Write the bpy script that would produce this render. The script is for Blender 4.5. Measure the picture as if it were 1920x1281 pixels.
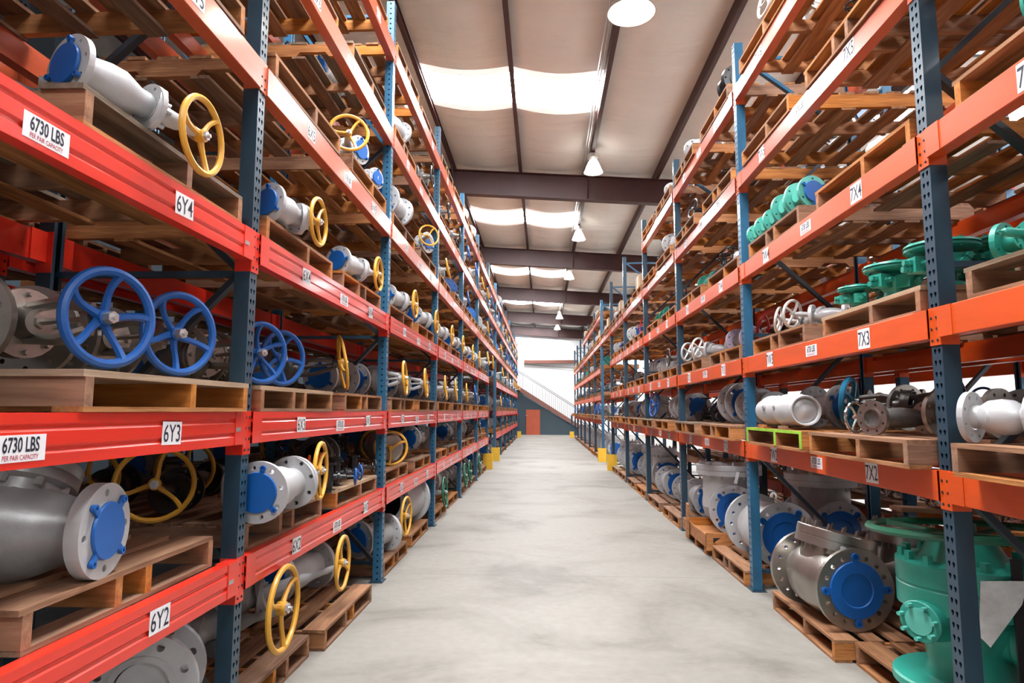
import bpy, math, random
from mathutils import Matrix, Vector

for o in list(bpy.data.objects):
    bpy.data.objects.remove(o)
SC = bpy.context.scene
COL = SC.collection
PI = math.pi
rnd = random.Random(7)

# ------------------------------------------------------------------ camera
F_PX, PITCH, YAW, ROLL, CAM_H = 1209.015, 0.1071, 0.0476, 0.0031, 1.4855
cd = bpy.data.cameras.new('camera')
cam = bpy.data.objects.new('camera', cd)
COL.objects.link(cam)
cd.sensor_width = 36
cd.lens = 36 * F_PX / 1920
cd.clip_start, cd.clip_end = 0.05, 200
fw = Vector((-math.sin(YAW) * math.cos(PITCH), math.cos(YAW) * math.cos(PITCH), math.sin(PITCH)))
rt = Vector((math.cos(YAW), math.sin(YAW), 0))
up = rt.cross(fw)
r2 = rt * math.cos(ROLL) + up * math.sin(ROLL)
u2 = -rt * math.sin(ROLL) + up * math.cos(ROLL)
cm = Matrix((r2, u2, -fw)).transposed().to_4x4()
cm.translation = (0, 0, CAM_H)
cam.matrix_world = cm
SC.camera = cam

# ------------------------------------------------------------------ world, exposure
W = bpy.data.worlds.new('sky')
SC.world = W
W.use_nodes = True
bg = W.node_tree.nodes['Background']
bg.inputs[0].default_value = (0.92, 0.96, 1.0, 1)
bg.inputs[1].default_value = 0.42          # daylight through the open loading side behind the camera
SC.view_settings.view_transform = 'Standard'
SC.view_settings.look = 'None'
SC.view_settings.exposure = 0.16
SC.view_settings.gamma = 1
SC.view_settings.use_curve_mapping = False
SKY_EMIT = 60.0
SC.cycles.diffuse_bounces = 2
LAMP_EMIT = 60.0

# ------------------------------------------------------------------ materials
MATS = {}


def mat(name, col, rough=0.5, metal=0.0, noise=0.0, nscale=8.0, col2=None, bump=0.0, bscale=60.0, coat=0.0, stretch=(1, 1, 1),
        rand=0.0, spec=0.5, emit=0.0, detail=4.0):
    m = bpy.data.materials.new(name)
    m.use_nodes = True
    nt = m.node_tree
    b = nt.nodes['Principled BSDF']
    b.inputs['Roughness'].default_value = rough
    b.inputs['Metallic'].default_value = metal
    b.inputs['Specular IOR Level'].default_value = spec
    if coat:
        b.inputs['Coat Weight'].default_value = coat
        b.inputs['Coat Roughness'].default_value = 0.12
    b.inputs['Base Color'].default_value = (*col, 1)
    if emit:
        b.inputs['Emission Color'].default_value = (*col, 1)
        b.inputs['Emission Strength'].default_value = emit
    L = nt.links.new
    if noise or bump or rand:
        tc = nt.nodes.new('ShaderNodeTexCoord')
        mp = nt.nodes.new('ShaderNodeMapping')
        mp.inputs['Scale'].default_value = stretch
        oi = nt.nodes.new('ShaderNodeObjectInfo')
        add = nt.nodes.new('ShaderNodeVectorMath')
        add.operation = 'MULTIPLY_ADD'
        add.inputs[1].default_value = (37, 53, 29)
        L(oi.outputs['Random'], add.inputs[0])
        L(tc.outputs['Object'], add.inputs[2])
        L(add.outputs[0], mp.inputs['Vector'])
    if noise:
        nz = nt.nodes.new('ShaderNodeTexNoise')
        nz.inputs['Scale'].default_value = nscale
        nz.inputs['Detail'].default_value = detail
        nz.inputs['Roughness'].default_value = 0.6
        L(mp.outputs[0], nz.inputs['Vector'])
        rp = nt.nodes.new('ShaderNodeMapRange')
        rp.inputs['From Min'].default_value = 0.33
        rp.inputs['From Max'].default_value = 0.67
        L(nz.outputs['Fac'], rp.inputs['Value'])
        mx = nt.nodes.new('ShaderNodeMix')
        mx.data_type = 'RGBA'
        c2 = col2 if col2 else tuple(c * (1 - noise) for c in col)
        mx.inputs['A'].default_value = (*col, 1)
        mx.inputs['B'].default_value = (*c2, 1)
        L(rp.outputs[0], mx.inputs['Factor'])
        out = mx.outputs['Result']
        if rand:
            hs = nt.nodes.new('ShaderNodeHueSaturation')
            mr = nt.nodes.new('ShaderNodeMapRange')
            mr.inputs['To Min'].default_value = 1 - rand
            mr.inputs['To Max'].default_value = 1 + rand
            L(oi.outputs['Random'], mr.inputs['Value'])
            L(mr.outputs[0], hs.inputs['Value'])
            ms = nt.nodes.new('ShaderNodeMath')
            ms.operation = 'MULTIPLY_ADD'
            ms.inputs[1].default_value = 0.35
            ms.inputs[2].default_value = 0.8
            L(oi.outputs['Random'], ms.inputs[0])
            L(ms.outputs[0], hs.inputs['Saturation'])
            L(out, hs.inputs['Color'])
            out = hs.outputs[0]
        L(out, b.inputs['Base Color'])
    if bump:
        nb = nt.nodes.new('ShaderNodeTexNoise')
        nb.inputs['Scale'].default_value = bscale
        nb.inputs['Detail'].default_value = 3
        L(mp.outputs[0], nb.inputs['Vector'])
        bp = nt.nodes.new('ShaderNodeBump')
        bp.inputs['Strength'].default_value = bump
        bp.inputs['Distance'].default_value = 0.01
        L(nb.outputs['Fac'], bp.inputs['Height'])
        L(bp.outputs[0], b.inputs['Normal'])
    MATS[name] = m
    return m


mat('red_beam', (0.80, 0.032, 0.014), 0.32, noise=0.18, nscale=3, coat=0.35, bump=0.05, bscale=9, stretch=(1, .4, 4))
mat('orange_beam', (0.66, 0.115, 0.045), 0.34, noise=0.25, nscale=4, coat=0.3, bump=0.05, bscale=12, stretch=(1, .5, 3))
mat('deep_orange', (0.74, 0.088, 0.008), 0.42, noise=0.16, nscale=4, coat=0.15, bump=0.04, bscale=10, stretch=(1, .5, 3))
mat('blue_post', (0.022, 0.058, 0.092), 0.38, noise=0.35, nscale=7, coat=0.2, bump=0.05, bscale=25, stretch=(1, 1, .4))
mat('bright_blue_post', (0.022, 0.115, 0.215), 0.38, noise=0.35, nscale=8, coat=0.25, bump=0.05, bscale=25, stretch=(1, 1, .4))
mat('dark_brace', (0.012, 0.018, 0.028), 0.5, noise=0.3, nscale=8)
mat('wood_y', (0.40, 0.19, 0.085), 0.75, noise=1, nscale=5, col2=(0.20, 0.085, 0.036), rand=0.28, stretch=(6, .5, 6), bump=0.25, bscale=16, spec=.25)
mat('wood_x', (0.46, 0.21, 0.09), 0.75, noise=1, nscale=5, col2=(0.25, 0.10, 0.04), rand=0.28, stretch=(.5, 5, 5), bump=0.25, bscale=16, spec=.25)
mat('wood_grey', (0.28, 0.20, 0.135), 0.8, noise=1, nscale=5, col2=(0.15, 0.10, 0.06), rand=0.2, stretch=(6, .5, 6), bump=0.25, bscale=16, spec=.2)
mat('plywood', (0.50, 0.33, 0.19), 0.7, noise=1, nscale=3, col2=(0.36, 0.22, 0.12), rand=0.12, stretch=(3, 1, 30), bump=0.1, bscale=16, spec=.25)
mat('lime_paint', (0.33, 0.62, 0.04), 0.6, noise=.3, nscale=8)
mat('grey_paint', (0.36, 0.355, 0.35), 0.36, metal=0.25, noise=0.22, nscale=6, bump=0.08, bscale=45)
mat('light_grey', (0.50, 0.50, 0.505), 0.38, metal=0.1, noise=0.15, nscale=6, bump=0.05, bscale=60)
mat('cast_steel', (0.26, 0.25, 0.24), 0.42, metal=0.5, noise=0.4, nscale=7, bump=0.2, bscale=50)
mat('stainless', (0.42, 0.39, 0.35), 0.33, metal=0.85, noise=0.25, nscale=5, bump=0.06, bscale=90)
mat('dark_steel', (0.09, 0.085, 0.08), 0.35, metal=0.7, noise=0.4, nscale=8, bump=0.15, bscale=60)
mat('bright_steel', (0.62, 0.60, 0.58), 0.22, metal=0.9, noise=0.2, nscale=9)
mat('cap_blue', (0.005, 0.105, 0.40), 0.42, noise=0.12, nscale=5)
mat('wheel_yellow', (0.72, 0.36, 0.035), 0.4, noise=0.15, nscale=9, bump=0.08, bscale=60)
mat('wheel_blue', (0.010, 0.095, 0.36), 0.38, noise=0.18, nscale=9, bump=0.06, bscale=60)
mat('wheel_teal', (0.015, 0.17, 0.30), 0.35, noise=0.2, nscale=9)
mat('wheel_green', (0.015, 0.13, 0.07), 0.4, noise=0.2, nscale=9)
mat('wheel_red', (0.50, 0.02, 0.02), 0.4, noise=0.2, nscale=9)
mat('wheel_white', (0.72, 0.70, 0.66), 0.35, metal=0.2, noise=0.15, nscale=9)
mat('valve_green', (0.025, 0.30, 0.225), 0.38, noise=0.15, nscale=6, bump=0.08, bscale=50)
mat('light_teal', (0.10, 0.46, 0.37), 0.42, noise=0.15, nscale=6)
mat('black_iron', (0.014, 0.014, 0.016), 0.33, noise=0.3, nscale=9, bump=0.1, bscale=40)
mat('red_flange', (0.42, 0.025, 0.02), 0.45, noise=0.2, nscale=5)
mat('lilac_paint', (0.48, 0.43, 0.58), 0.45, noise=0.1, nscale=5)
mat('paper', (0.80, 0.80, 0.82), 0.6)
mat('ink', (0.012, 0.014, 0.03), 0.6)
mat('red_ink', (0.45, 0.03, 0.05), 0.6)
mat('hole_shade', (0.012, 0.012, 0.013), 0.9)  # near-black that stands for the shade in holes
mat('guard_yellow', (0.82, 0.47, 0.03), 0.5, noise=0.12, nscale=6)
mat('brown_steel', (0.062, 0.018, 0.016), 0.5, noise=0.25, nscale=2.5, bump=0.04, bscale=12)
mat('wall_white', (0.82, 0.82, 0.82), 0.8, noise=0.05, nscale=1.5)
mat('wall_slate', (0.042, 0.065, 0.082), 0.75, noise=0.08, nscale=2)
mat('door_orange', (0.42, 0.075, 0.028), 0.6, noise=0.12, nscale=3)
mat('stringer_brown', (0.20, 0.075, 0.055), 0.5)
mat('handrail', (0.10, 0.09, 0.09), 0.5, metal=.2)
mat('conduit', (0.55, 0.55, 0.55), 0.35, metal=0.8)
mat('lamp_metal', (0.60, 0.58, 0.55), 0.3, metal=0.8)
mat('lamp_glow', (1.0, 0.95, 0.86), 0.5, emit=LAMP_EMIT)
mat('skylight', (0.95, 0.97, 1.0), 0.5, emit=SKY_EMIT)
mat('skylight_glow', (0.95, 0.93, 0.90), 0.6, emit=0.62)  # weak emission paints the soft glow bordering the skylights
mat('glowing_glass', (1.0, 0.95, 0.87), 0.3, emit=5.0)
mat('plastic_wrap', (0.72, 0.74, 0.72), 0.25, noise=0.2, nscale=20, spec=.8)
mat('red_machine', (0.45, 0.07, 0.06), 0.5, noise=0.1, nscale=3)
mat('cardboard', (0.40, 0.26, 0.15), 0.8, noise=0.2, nscale=4)
mat('strap', (0.015, 0.015, 0.018), 0.5)


def fabric_material():
    m = mat('ceiling_fabric', (0.87, 0.86, 0.81), 0.85, noise=0.08, nscale=0.9)
    nt = m.node_tree
    b = nt.nodes['Principled BSDF']
    tc = nt.nodes.new('ShaderNodeTexCoord')
    mp = nt.nodes.new('ShaderNodeMapping')
    mp.inputs['Scale'].default_value = (0.35, 1.6, 1)
    nt.links.new(tc.outputs['Object'], mp.inputs[0])
    nz = nt.nodes.new('ShaderNodeTexNoise')
    nz.inputs['Scale'].default_value = 1.3
    nz.inputs['Detail'].default_value = 5
    nz.inputs['Distortion'].default_value = 0.5
    nt.links.new(mp.outputs[0], nz.inputs['Vector'])
    bp = nt.nodes.new('ShaderNodeBump')
    bp.inputs['Strength'].default_value = 0.7
    bp.inputs['Distance'].default_value = 0.12
    nt.links.new(nz.outputs['Fac'], bp.inputs['Height'])
    nt.links.new(bp.outputs[0], b.inputs['Normal'])
    return m


def concrete_material():
    m = bpy.data.materials.new('concrete')
    m.use_nodes = True
    nt = m.node_tree
    b = nt.nodes['Principled BSDF']
    L = nt.links.new
    tc = nt.nodes.new('ShaderNodeTexCoord')
    n1 = nt.nodes.new('ShaderNodeTexNoise')
    n1.inputs['Scale'].default_value = 0.75
    n1.inputs['Detail'].default_value = 8
    n1.inputs['Roughness'].default_value = 0.62
    n1.inputs['Distortion'].default_value = 0.6
    mp = nt.nodes.new('ShaderNodeMapping')
    mp.inputs['Scale'].default_value = (1, 1.25, 1)
    L(tc.outputs['Object'], mp.inputs[0])
    L(mp.outputs[0], n1.inputs['Vector'])
    cr = nt.nodes.new('ShaderNodeValToRGB')
    e = cr.color_ramp.elements
    e[0].position, e[0].color = 0.34, (0.175, 0.160, 0.138, 1)
    e[1].position, e[1].color = 0.56, (0.295, 0.276, 0.245, 1)
    e2 = cr.color_ramp.elements.new(0.45)
    e2.color = (0.250, 0.232, 0.203, 1)
    L(n1.outputs['Fac'], cr.inputs[0])
    n2 = nt.nodes.new('ShaderNodeTexNoise')
    n2.inputs['Scale'].default_value = 14
    n2.inputs['Detail'].default_value = 6
    L(tc.outputs['Object'], n2.inputs['Vector'])
    mx = nt.nodes.new('ShaderNodeMix')
    mx.data_type = 'RGBA'
    mx.blend_type = 'MULTIPLY'
    mx.inputs['Factor'].default_value = 0.25
    L(cr.outputs[0], mx.inputs['A'])
    L(n2.outputs['Fac'], mx.inputs['B'])
    # saw cut joints across the aisle every 3.05 m
    sx = nt.nodes.new('ShaderNodeSeparateXYZ')
    L(tc.outputs['Object'], sx.inputs[0])

    def joint(sock, off, per, w):
        a = nt.nodes.new('ShaderNodeMath'); a.operation = 'ADD'; a.inputs[1].default_value = off
        L(sock, a.inputs[0])
        md = nt.nodes.new('ShaderNodeMath'); md.operation = 'PINGPONG'; md.inputs[1].default_value = per / 2
        L(a.outputs[0], md.inputs[0])
        lt = nt.nodes.new('ShaderNodeMath'); lt.operation = 'LESS_THAN'; lt.inputs[1].default_value = w
        L(md.outputs[0], lt.inputs[0])
        return lt.outputs[0]
    j = joint(sx.outputs['Y'], -6.05 + 40 * 5.2, 5.2, 0.006)
    dk = nt.nodes.new('ShaderNodeMix')
    dk.data_type = 'RGBA'
    dk.inputs['B'].default_value = (0.13, 0.12, 0.105, 1)
    L(mx.outputs['Result'], dk.inputs['A'])
    ml = nt.nodes.new('ShaderNodeMath'); ml.operation = 'MULTIPLY'; ml.inputs[1].default_value = 0.65
    L(j, ml.inputs[0])
    L(ml.outputs[0], dk.inputs['Factor'])
    L(dk.outputs['Result'], b.inputs['Base Color'])
    rr = nt.nodes.new('ShaderNodeMapRange')
    rr.inputs['To Min'].default_value = 0.5
    rr.inputs['To Max'].default_value = 0.72
    L(n1.outputs['Fac'], rr.inputs['Value'])
    L(rr.outputs[0], b.inputs['Roughness'])
    b.inputs['Specular IOR Level'].default_value = 0.3
    bp = nt.nodes.new('ShaderNodeBump')
    bp.inputs['Strength'].default_value = 0.08
    bp.inputs['Distance'].default_value = 0.01
    L(n2.outputs['Fac'], bp.inputs['Height'])
    L(bp.outputs[0], b.inputs['Normal'])
    MATS['concrete'] = m


fabric_material()
concrete_material()


# ------------------------------------------------------------------ mesh builder
class MB:
    def __init__(s):
        s.v, s.f, s.m = [], [], []
        s.M = Matrix.Identity(4)
        s.mi = 0

    def put(s, vs, fs):
        o = len(s.v)
        M = s.M
        flip = M.to_3x3().determinant() < 0
        s.v += [tuple(M @ Vector(p)) for p in vs]
        for f in fs:
            f = [i + o for i in f]
            s.f.append(f[::-1] if flip else f)
            s.m.append(s.mi)

    def box(s, x0, x1, y0, y1, z0, z1):
        s.put([(x0, y0, z0), (x1, y0, z0), (x1, y1, z0), (x0, y1, z0), (x0, y0, z1), (x1, y0, z1), (x1, y1, z1), (x0, y1, z1)],
              [(0, 3, 2, 1), (4, 5, 6, 7), (0, 1, 5, 4), (1, 2, 6, 5), (2, 3, 7, 6), (3, 0, 4, 7)])

    def lathe(s, prof, n=24, capa=True, capb=True):
        """prof [(r, z)], revolved about z"""
        vs, fs = [], []
        for r, z in prof:
            for i in range(n):
                a = 2 * PI * i / n
                vs.append((r * math.cos(a), r * math.sin(a), z))
        for k in range(len(prof) - 1):
            for i in range(n):
                j = (i + 1) % n
                fs.append((k * n + i, k * n + j, (k + 1) * n + j, (k + 1) * n + i))
        if capa and prof[0][0] > 1e-5:
            fs.append(tuple(range(n))[::-1])
        if capb and prof[-1][0] > 1e-5:
            fs.append(tuple((len(prof) - 1) * n + i for i in range(n)))
        s.put(vs, fs)

    def cyl(s, r, z0, z1, n=12):
        s.lathe([(r, z0), (r, z1)], n)

    def tube(s, pts, r, n=8, closed=False, flat=1.0):
        pts = [Vector(p) for p in pts]
        m = len(pts)
        vs, fs = [], []
        ref = None
        for i, p in enumerate(pts):
            if closed:
                t = pts[(i + 1) % m] - pts[i - 1]
            else:
                t = pts[min(i + 1, m - 1)] - pts[max(i - 1, 0)]
            t.normalize()
            if ref is None:
                ref = Vector((0, 0, 1)) if abs(t.z) < 0.9 else Vector((1, 0, 0))
            a = t.cross(ref).normalized()
            b = a.cross(t).normalized()
            ref = b
            rr = r[i] if isinstance(r, (list, tuple)) else r
            for k in range(n):
                th = 2 * PI * k / n
                vs.append(p + a * (math.cos(th) * rr) + b * (math.sin(th) * rr * flat))
        for i in range(m if closed else m - 1):
            j = (i + 1) % m
            for k in range(n):
                l = (k + 1) % n
                fs.append((i * n + k, j * n + k, j * n + l, i * n + l))
        if not closed:
            fs.append(tuple(range(n)))
            fs.append(tuple((m - 1) * n + k for k in range(n))[::-1])
        s.put(vs, fs)

    def prism(s, poly, z0, z1):
        n = len(poly)
        s.put([(x, y, z0) for x, y in poly] + [(x, y, z1) for x, y in poly],
              [tuple(range(n))[::-1], tuple(range(n, 2 * n))] + [(i, (i + 1) % n, n + (i + 1) % n, n + i) for i in range(n)])

    def flange(s, R, ri, t, nb, rb, rh, seg=5, solid=False):
        """drilled flange about z from 0 to t, its bolt holes really open"""
        if solid:
            s.lathe([(ri, 0), (R, 0), (R, t), (ri, t), (ri, 0)], 24, False, False)
            return
        da = 2 * PI / nb
        for k in range(nb):
            a0 = k * da - da / 2
            outer = []
            for i in range(seg):
                a = a0 + da * i / seg
                outer.append((R * math.cos(a), R * math.sin(a)))
            for i in range(2):
                r = R + (ri - R) * i / 2
                outer.append((r * math.cos(a0 + da), r * math.sin(a0 + da)))
            for i in range(seg):
                a = a0 + da - da * i / seg
                outer.append((ri * math.cos(a), ri * math.sin(a)))
            for i in range(2):
                r = ri + (R - ri) * i / 2
                outer.append((r * math.cos(a0), r * math.sin(a0)))
            cx, cy = rb * math.cos(k * da), rb * math.sin(k * da)
            inner = []
            for (x, y) in outer:
                th = math.atan2(y - cy, x - cx)
                inner.append((cx + rh * math.cos(th), cy + rh * math.sin(th)))
            n = len(outer)
            vs = [(x, y, 0) for x, y in outer] + [(x, y, 0) for x, y in inner] + [(x, y, t) for x, y in outer] + [(x, y, t) for x, y in inner]
            fs = []
            for i in range(n):
                j = (i + 1) % n
                fs.append((j, i, n + i, n + j))
                fs.append((2 * n + i, 2 * n + j, 3 * n + j, 3 * n + i))
                fs.append((n + j, n + i, 3 * n + i, 3 * n + j))
                if i < seg or (seg + 2 <= i < 2 * seg + 2):
                    fs.append((i, j, 2 * n + j, 2 * n + i))
            s.put(vs, fs)

    def bolts(s, nb, rb, r, z0, z1, off=0.0, n=6):
        M0 = s.M.copy()
        for k in range(nb):
            a = 2 * PI * k / nb + off
            s.M = M0 @ Matrix.Translation((rb * math.cos(a), rb * math.sin(a), 0))
            s.cyl(r, z0, z1, n)
        s.M = M0

    def ring(s, R, r, n=32, k=8, wavy=0.0, flat=1.0):
        pts = []
        for i in range(n):
            a = 2 * PI * i / n
            q = R * (1 + (wavy if i % 2 else 0))
            pts.append((q * math.cos(a), q * math.sin(a), 0))
        s.tube(pts, r, k, True, flat)

    def mesh(s, name, mats, smooth=True, angle=0.6):
        me = bpy.data.meshes.new(name)
        me.from_pydata(s.v, [], s.f)
        for m in mats:
            me.materials.append(MATS[m])
        if len(mats) > 1:
            me.polygons.foreach_set('material_index', s.m)
        if smooth:
            me.polygons.foreach_set('use_smooth', [True] * len(s.f))
            me.set_sharp_from_angle(angle=angle)
        me.update()
        return me


RX = Matrix.Rotation(PI / 2, 4, 'X')
T = lambda x, y, z: Matrix.Translation((x, y, z))
RZ = lambda a: Matrix.Rotation(a, 4, 'Z')
RY = lambda a: Matrix.Rotation(a, 4, 'Y')
RXa = lambda a: Matrix.Rotation(a, 4, 'X')
CACHE = {}


def cached(key, fn):
    if key not in CACHE:
        CACHE[key] = fn()
    return CACHE[key]


def link(name, me, parent=None, M=None):
    o = bpy.data.objects.new(name, me)
    COL.objects.link(o)
    if parent is not None:
        o.parent = parent
    if M is not None:
        o.matrix_local = M
    return o


def tag(o, label=None, cat=None, group=None, kind=None):
    if label:
        for wd in (' shelf tag', ' the ', ' the ', ' the ', ' facing the camera', ' light ', ' rack run', ' second ', ' raised '):
            if len(label.split()) <= 16:
                break
            if wd == ' shelf tag':
                label = label.replace(wd, ' tag', 1)
            elif wd in (' the ', ' light '):
                label = label.replace(wd, ' ', 1)
        o['label'] = label
    if cat:
        o['category'] = cat
    if group:
        o['group'] = group
    if kind:
        o['kind'] = kind
    return o


def thing(name, label, cat, M, group=None):
    o = bpy.data.objects.new(name, None)
    o.empty_display_size = 0.1
    COL.objects.link(o)
    o.matrix_world = M
    return tag(o, label, cat, group)


def struct(name, mb, mats, smooth=False, label=None):
    o = link(name, mb.mesh(name, mats, smooth))
    o['kind'] = 'structure'
    return o


# ------------------------------------------------------------------ measures of the place
BAY = 2.742
XF = {-1: 1.4065, 1: 1.7468}                      # aisle face of the posts
Y1 = {-1: 2.988, 1: 2.8942}                       # near edge of the first post in view
LV = {-1: {2: .6015, 3: 1.2764, 4: 2.1502, 5: 3.0747, 6: 3.9492, 7: 4.7807},
      1: {2: 1.0652, 3: 1.780, 4: 2.5946, 5: 3.4154, 6: 4.2356}}   # connector undersides
POST_TOP = {-1: 5.42, 1: 4.85}
DEPTH = 1.07
CW = 0.076


def post_y(s, n):
    return Y1[s] + (n - 1) * BAY


def beam_top(s, l):
    if s < 0:
        return LV[s][l] + (0.20 if l <= 4 else 0.15)
    return LV[s][l] + 0.165


def roof_z(x):
    return 6.83 - 0.065 * x


# ------------------------------------------------------------------ shell
def build_shell():
    m = MB(); m.box(-12, 12, -4, 41.7, -0.2, 0.0)
    struct('floor', m, ['concrete'])
    PX = [-2.05 + 1.53 * k for k in range(-6, 9)]
    sky = [(-4.8, -3.1), (2.4, 4.0), (10.15, 11.2), (17.55, 18.65), (24.85, 25.95), (32.15, 33.25), (39.3, 40.1)]  # last strip is added to brighten the end wall
    ysegs = sorted({-4.0, 41.6} | {y + q for p in sky for y in p for q in (-.2, 0, .2) if y > -4})
    # draped insulation between the purlins
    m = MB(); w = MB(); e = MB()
    NX = 8
    for a, bx in zip(PX[:-1], PX[1:]):
        skycol = (-2.2 < a and bx < 1.2) or a > 5.4
        ys = []
        for y0, y1 in zip(ysegs[:-1], ysegs[1:]):
            k = max(1, int((y1 - y0) / 0.9))
            ys += [(y0 + (y1 - y0) * i / k, y0 + (y1 - y0) * (i + 1) / k) for i in range(k)]
        for (y0, y1) in ys:
            yc = (y0 + y1) / 2
            glass = skycol and any(p[0] < yc < p[1] for p in sky)
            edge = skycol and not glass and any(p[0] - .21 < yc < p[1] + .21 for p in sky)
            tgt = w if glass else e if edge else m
            for i in range(NX):
                u0, u1 = i / NX, (i + 1) / NX
                def P(u, y):
                    x = a + (bx - a) * u
                    return (x, y, roof_z(x) + 0.21 - 0.10 * math.sin(PI * u))
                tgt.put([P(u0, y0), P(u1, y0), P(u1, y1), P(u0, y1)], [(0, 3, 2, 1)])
    struct('ceiling', m, ['ceiling_fabric'], True)
    # roof sheet over it keeps the sky out
    r = MB()
    r.put([(-12, -4, roof_z(-12) + .32), (12, -4, roof_z(12) + .32), (12, 41.7, roof_z(12) + .32), (-12, 41.7, roof_z(-12) + .32)], [(0, 3, 2, 1)])
    struct('roof', r, ['wall_white'])
    struct('window_1', w, ['skylight'], True)
    struct('skylight_glow_strips', e, ['skylight_glow'], True)  # no glazing here: ceiling strips made to glow beside the skylights
    # purlins: C sections running down the building
    n = 0
    for x in PX:
        m = MB()
        z = roof_z(x)
        m.box(x - .004, x + .004, -4, 41.5, z, z + .205)
        m.box(x, x + .07, -4, 41.5, z, z + .005)
        m.box(x + .066, x + .07, -4, 41.5, z + .005, z + .02)
        m.box(x, x + .07, -4, 41.5, z + .2, z + .205)
        n += 1
        struct('trim_%d' % n, m, ['brown_steel'])
    # rafters
    for y in (0.2, 7.2 - 14, 14.2, 21.2, 28.2, 35.2, 41.35):
        if y < 0 or y == 0.2:
            continue
        m = MB()
        for z0, z1, hw in ((-.56, -.545, .1), (-.545, -.012, .006), (-.012, 0, .1)):
            vs = []
            for x in (-12, 12):
                z = roof_z(x)
                vs += [(x, y - hw, z + z0), (x, y + hw, z + z0), (x, y + hw, z + z1), (x, y - hw, z + z1)]
            m.put(vs, [(0, 1, 2, 3), (7, 6, 5, 4), (0, 4, 5, 1), (1, 5, 6, 2), (2, 6, 7, 3), (3, 7, 4, 0)])
        for x in PX[::2]:                                    # flange braces and web stiffeners
            z = roof_z(x)
            m.tube([(x + .02, y - .35, z + .02), (x + .02, y - .02, z - .52)], .018, 4)
        n += 1
        struct('trim_%d' % n, m, ['brown_steel'])
    # end wall: white above, slate below the stair line
    m = MB()
    m.box(-12, 12, 41.55, 41.7, 0, 7.8)
    struct('wall_back', m, ['wall_white'])
    for nm, x in (('wall_left', -7.6), ('wall_right', 9.6)):
        m = MB(); m.box(x - .1, x + .1, -4, 41.55, 0, 7.6)
        struct(nm, m, ['wall_slate' if x < 0 else 'wall_white'])  # unseen left wall is coloured dark to keep the left shelves dim
    # conduits clipped along the third purlin
    x = PX[8] - 0.05
    m = MB()
    for k, dx in enumerate((-.03, -.075)):
        m.tube([(x + dx, -2, roof_z(x) + .03), (x + dx, 41.05, roof_z(x) + .03)], .013, 6)
    tag(link('conduit', m.mesh('conduit', ['conduit'])), 'pair of thin metal conduits clipped along the roof purlin beside the lamps', 'conduit')
    return PX


PX = build_shell()


def build_end_wall():
    Yw = 41.55
    k = 0.03395
    X = lambda px: (px - 1017.5) * k
    Z = lambda py: CAM_H + (770.6 - py) * k
    # slate lower wall under the stair, a real thin panel wall standing in front of the white one
    m = MB()
    p = [(X(967), 0.0), (X(1095), 0.0), (X(1095), Z(806) - .1), (X(967), Z(735))]
    m.M = T(0, Yw, 0) @ RX
    m.prism([(a, b) for a, b in p], 0.0, 0.9)
    m.M = Matrix.Identity(4)
    m.box(X(880), X(967), Yw - .9, Yw, 0, Z(735) + .1)
    struct('wall_under_stairs', m, ['wall_slate'])
    d = MB(); d.box(X(987), X(1012.5), Yw - .95, Yw - .9, 0.0, Z(768.5))
    dd = struct('door_1', d, ['door_orange'])
    h = MB(); h.M = T(X(988.3), Yw - .99, Z(779.5)); h.box(-.09, .04, -.02, .04, -.02, .02)
    link('door_handle', h.mesh('door_handle', ['bright_steel']), dd)
    # staircase
    st = thing('staircase', 'brown steel staircase with balustrade climbing the end wall', 'staircase', T(0, Yw - 1.0, 0))
    x0, z0, x1, z1 = X(962), Z(726), X(1098), Z(812)
    sl = (z1 - z0) / (x1 - x0)
    m = MB(); m.M = T(0, 0, 0) @ RX
    m.prism([(x0, z0), (x1, z1), (x1, z1 + .27), (x0, z0 + .27)][::1], -.9, -.84)
    m.prism([(x0, z0), (x1, z1), (x1, z1 + .27), (x0, z0 + .27)][::1], .0, .06)
    link('stringer', m.mesh('stringer', ['stringer_brown'], False), st)
    m = MB()
    nst = 22
    for i in range(nst):
        x = x0 + (x1 - x0) * i / nst
        z = z0 + sl * (x - x0) + .05
        m.box(x, x + .28, .0, .84, z, z + .04)
    link('treads', m.mesh('treads', ['stringer_brown'], False), st)
    m = MB()
    for dz in (.98, .88):
        m.tube([(x0, -.03, z0 + .27 + dz), (x1, -.03, z1 + .27 + dz)], .022, 6)
    link('handrail', m.mesh('handrail', ['handrail']), st)
    m = MB()
    x = x0 + .05
    while x < x1:
        zb = z0 + sl * (x - x0) + .27
        m.tube([(x, -.03, zb), (x, -.03, zb + .9)], .008, 4)
        x += .12
    o = link('balusters', m.mesh('balusters', ['handrail']), st)
    # white mezzanine office block, boxed out, with a brown girt across it
    m = MB(); m.box(X(905), X(982), Yw - .5, Yw, Z(735) + .1, Z(634))
    struct('wall_upper_left', m, ['wall_white'])
    m = MB(); m.box(X(983), X(1085), Yw - .22, Yw, Z(681), Z(675))
    struct('trim_30', m, ['stringer_brown'])
    m = MB(); m.tube([(X(983), Yw - .1, Z(682.5)), (X(1085), Yw - .1, Z(691))], .02, 6)
    struct('trim_31', m, ['handrail'])


build_end_wall()


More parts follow.
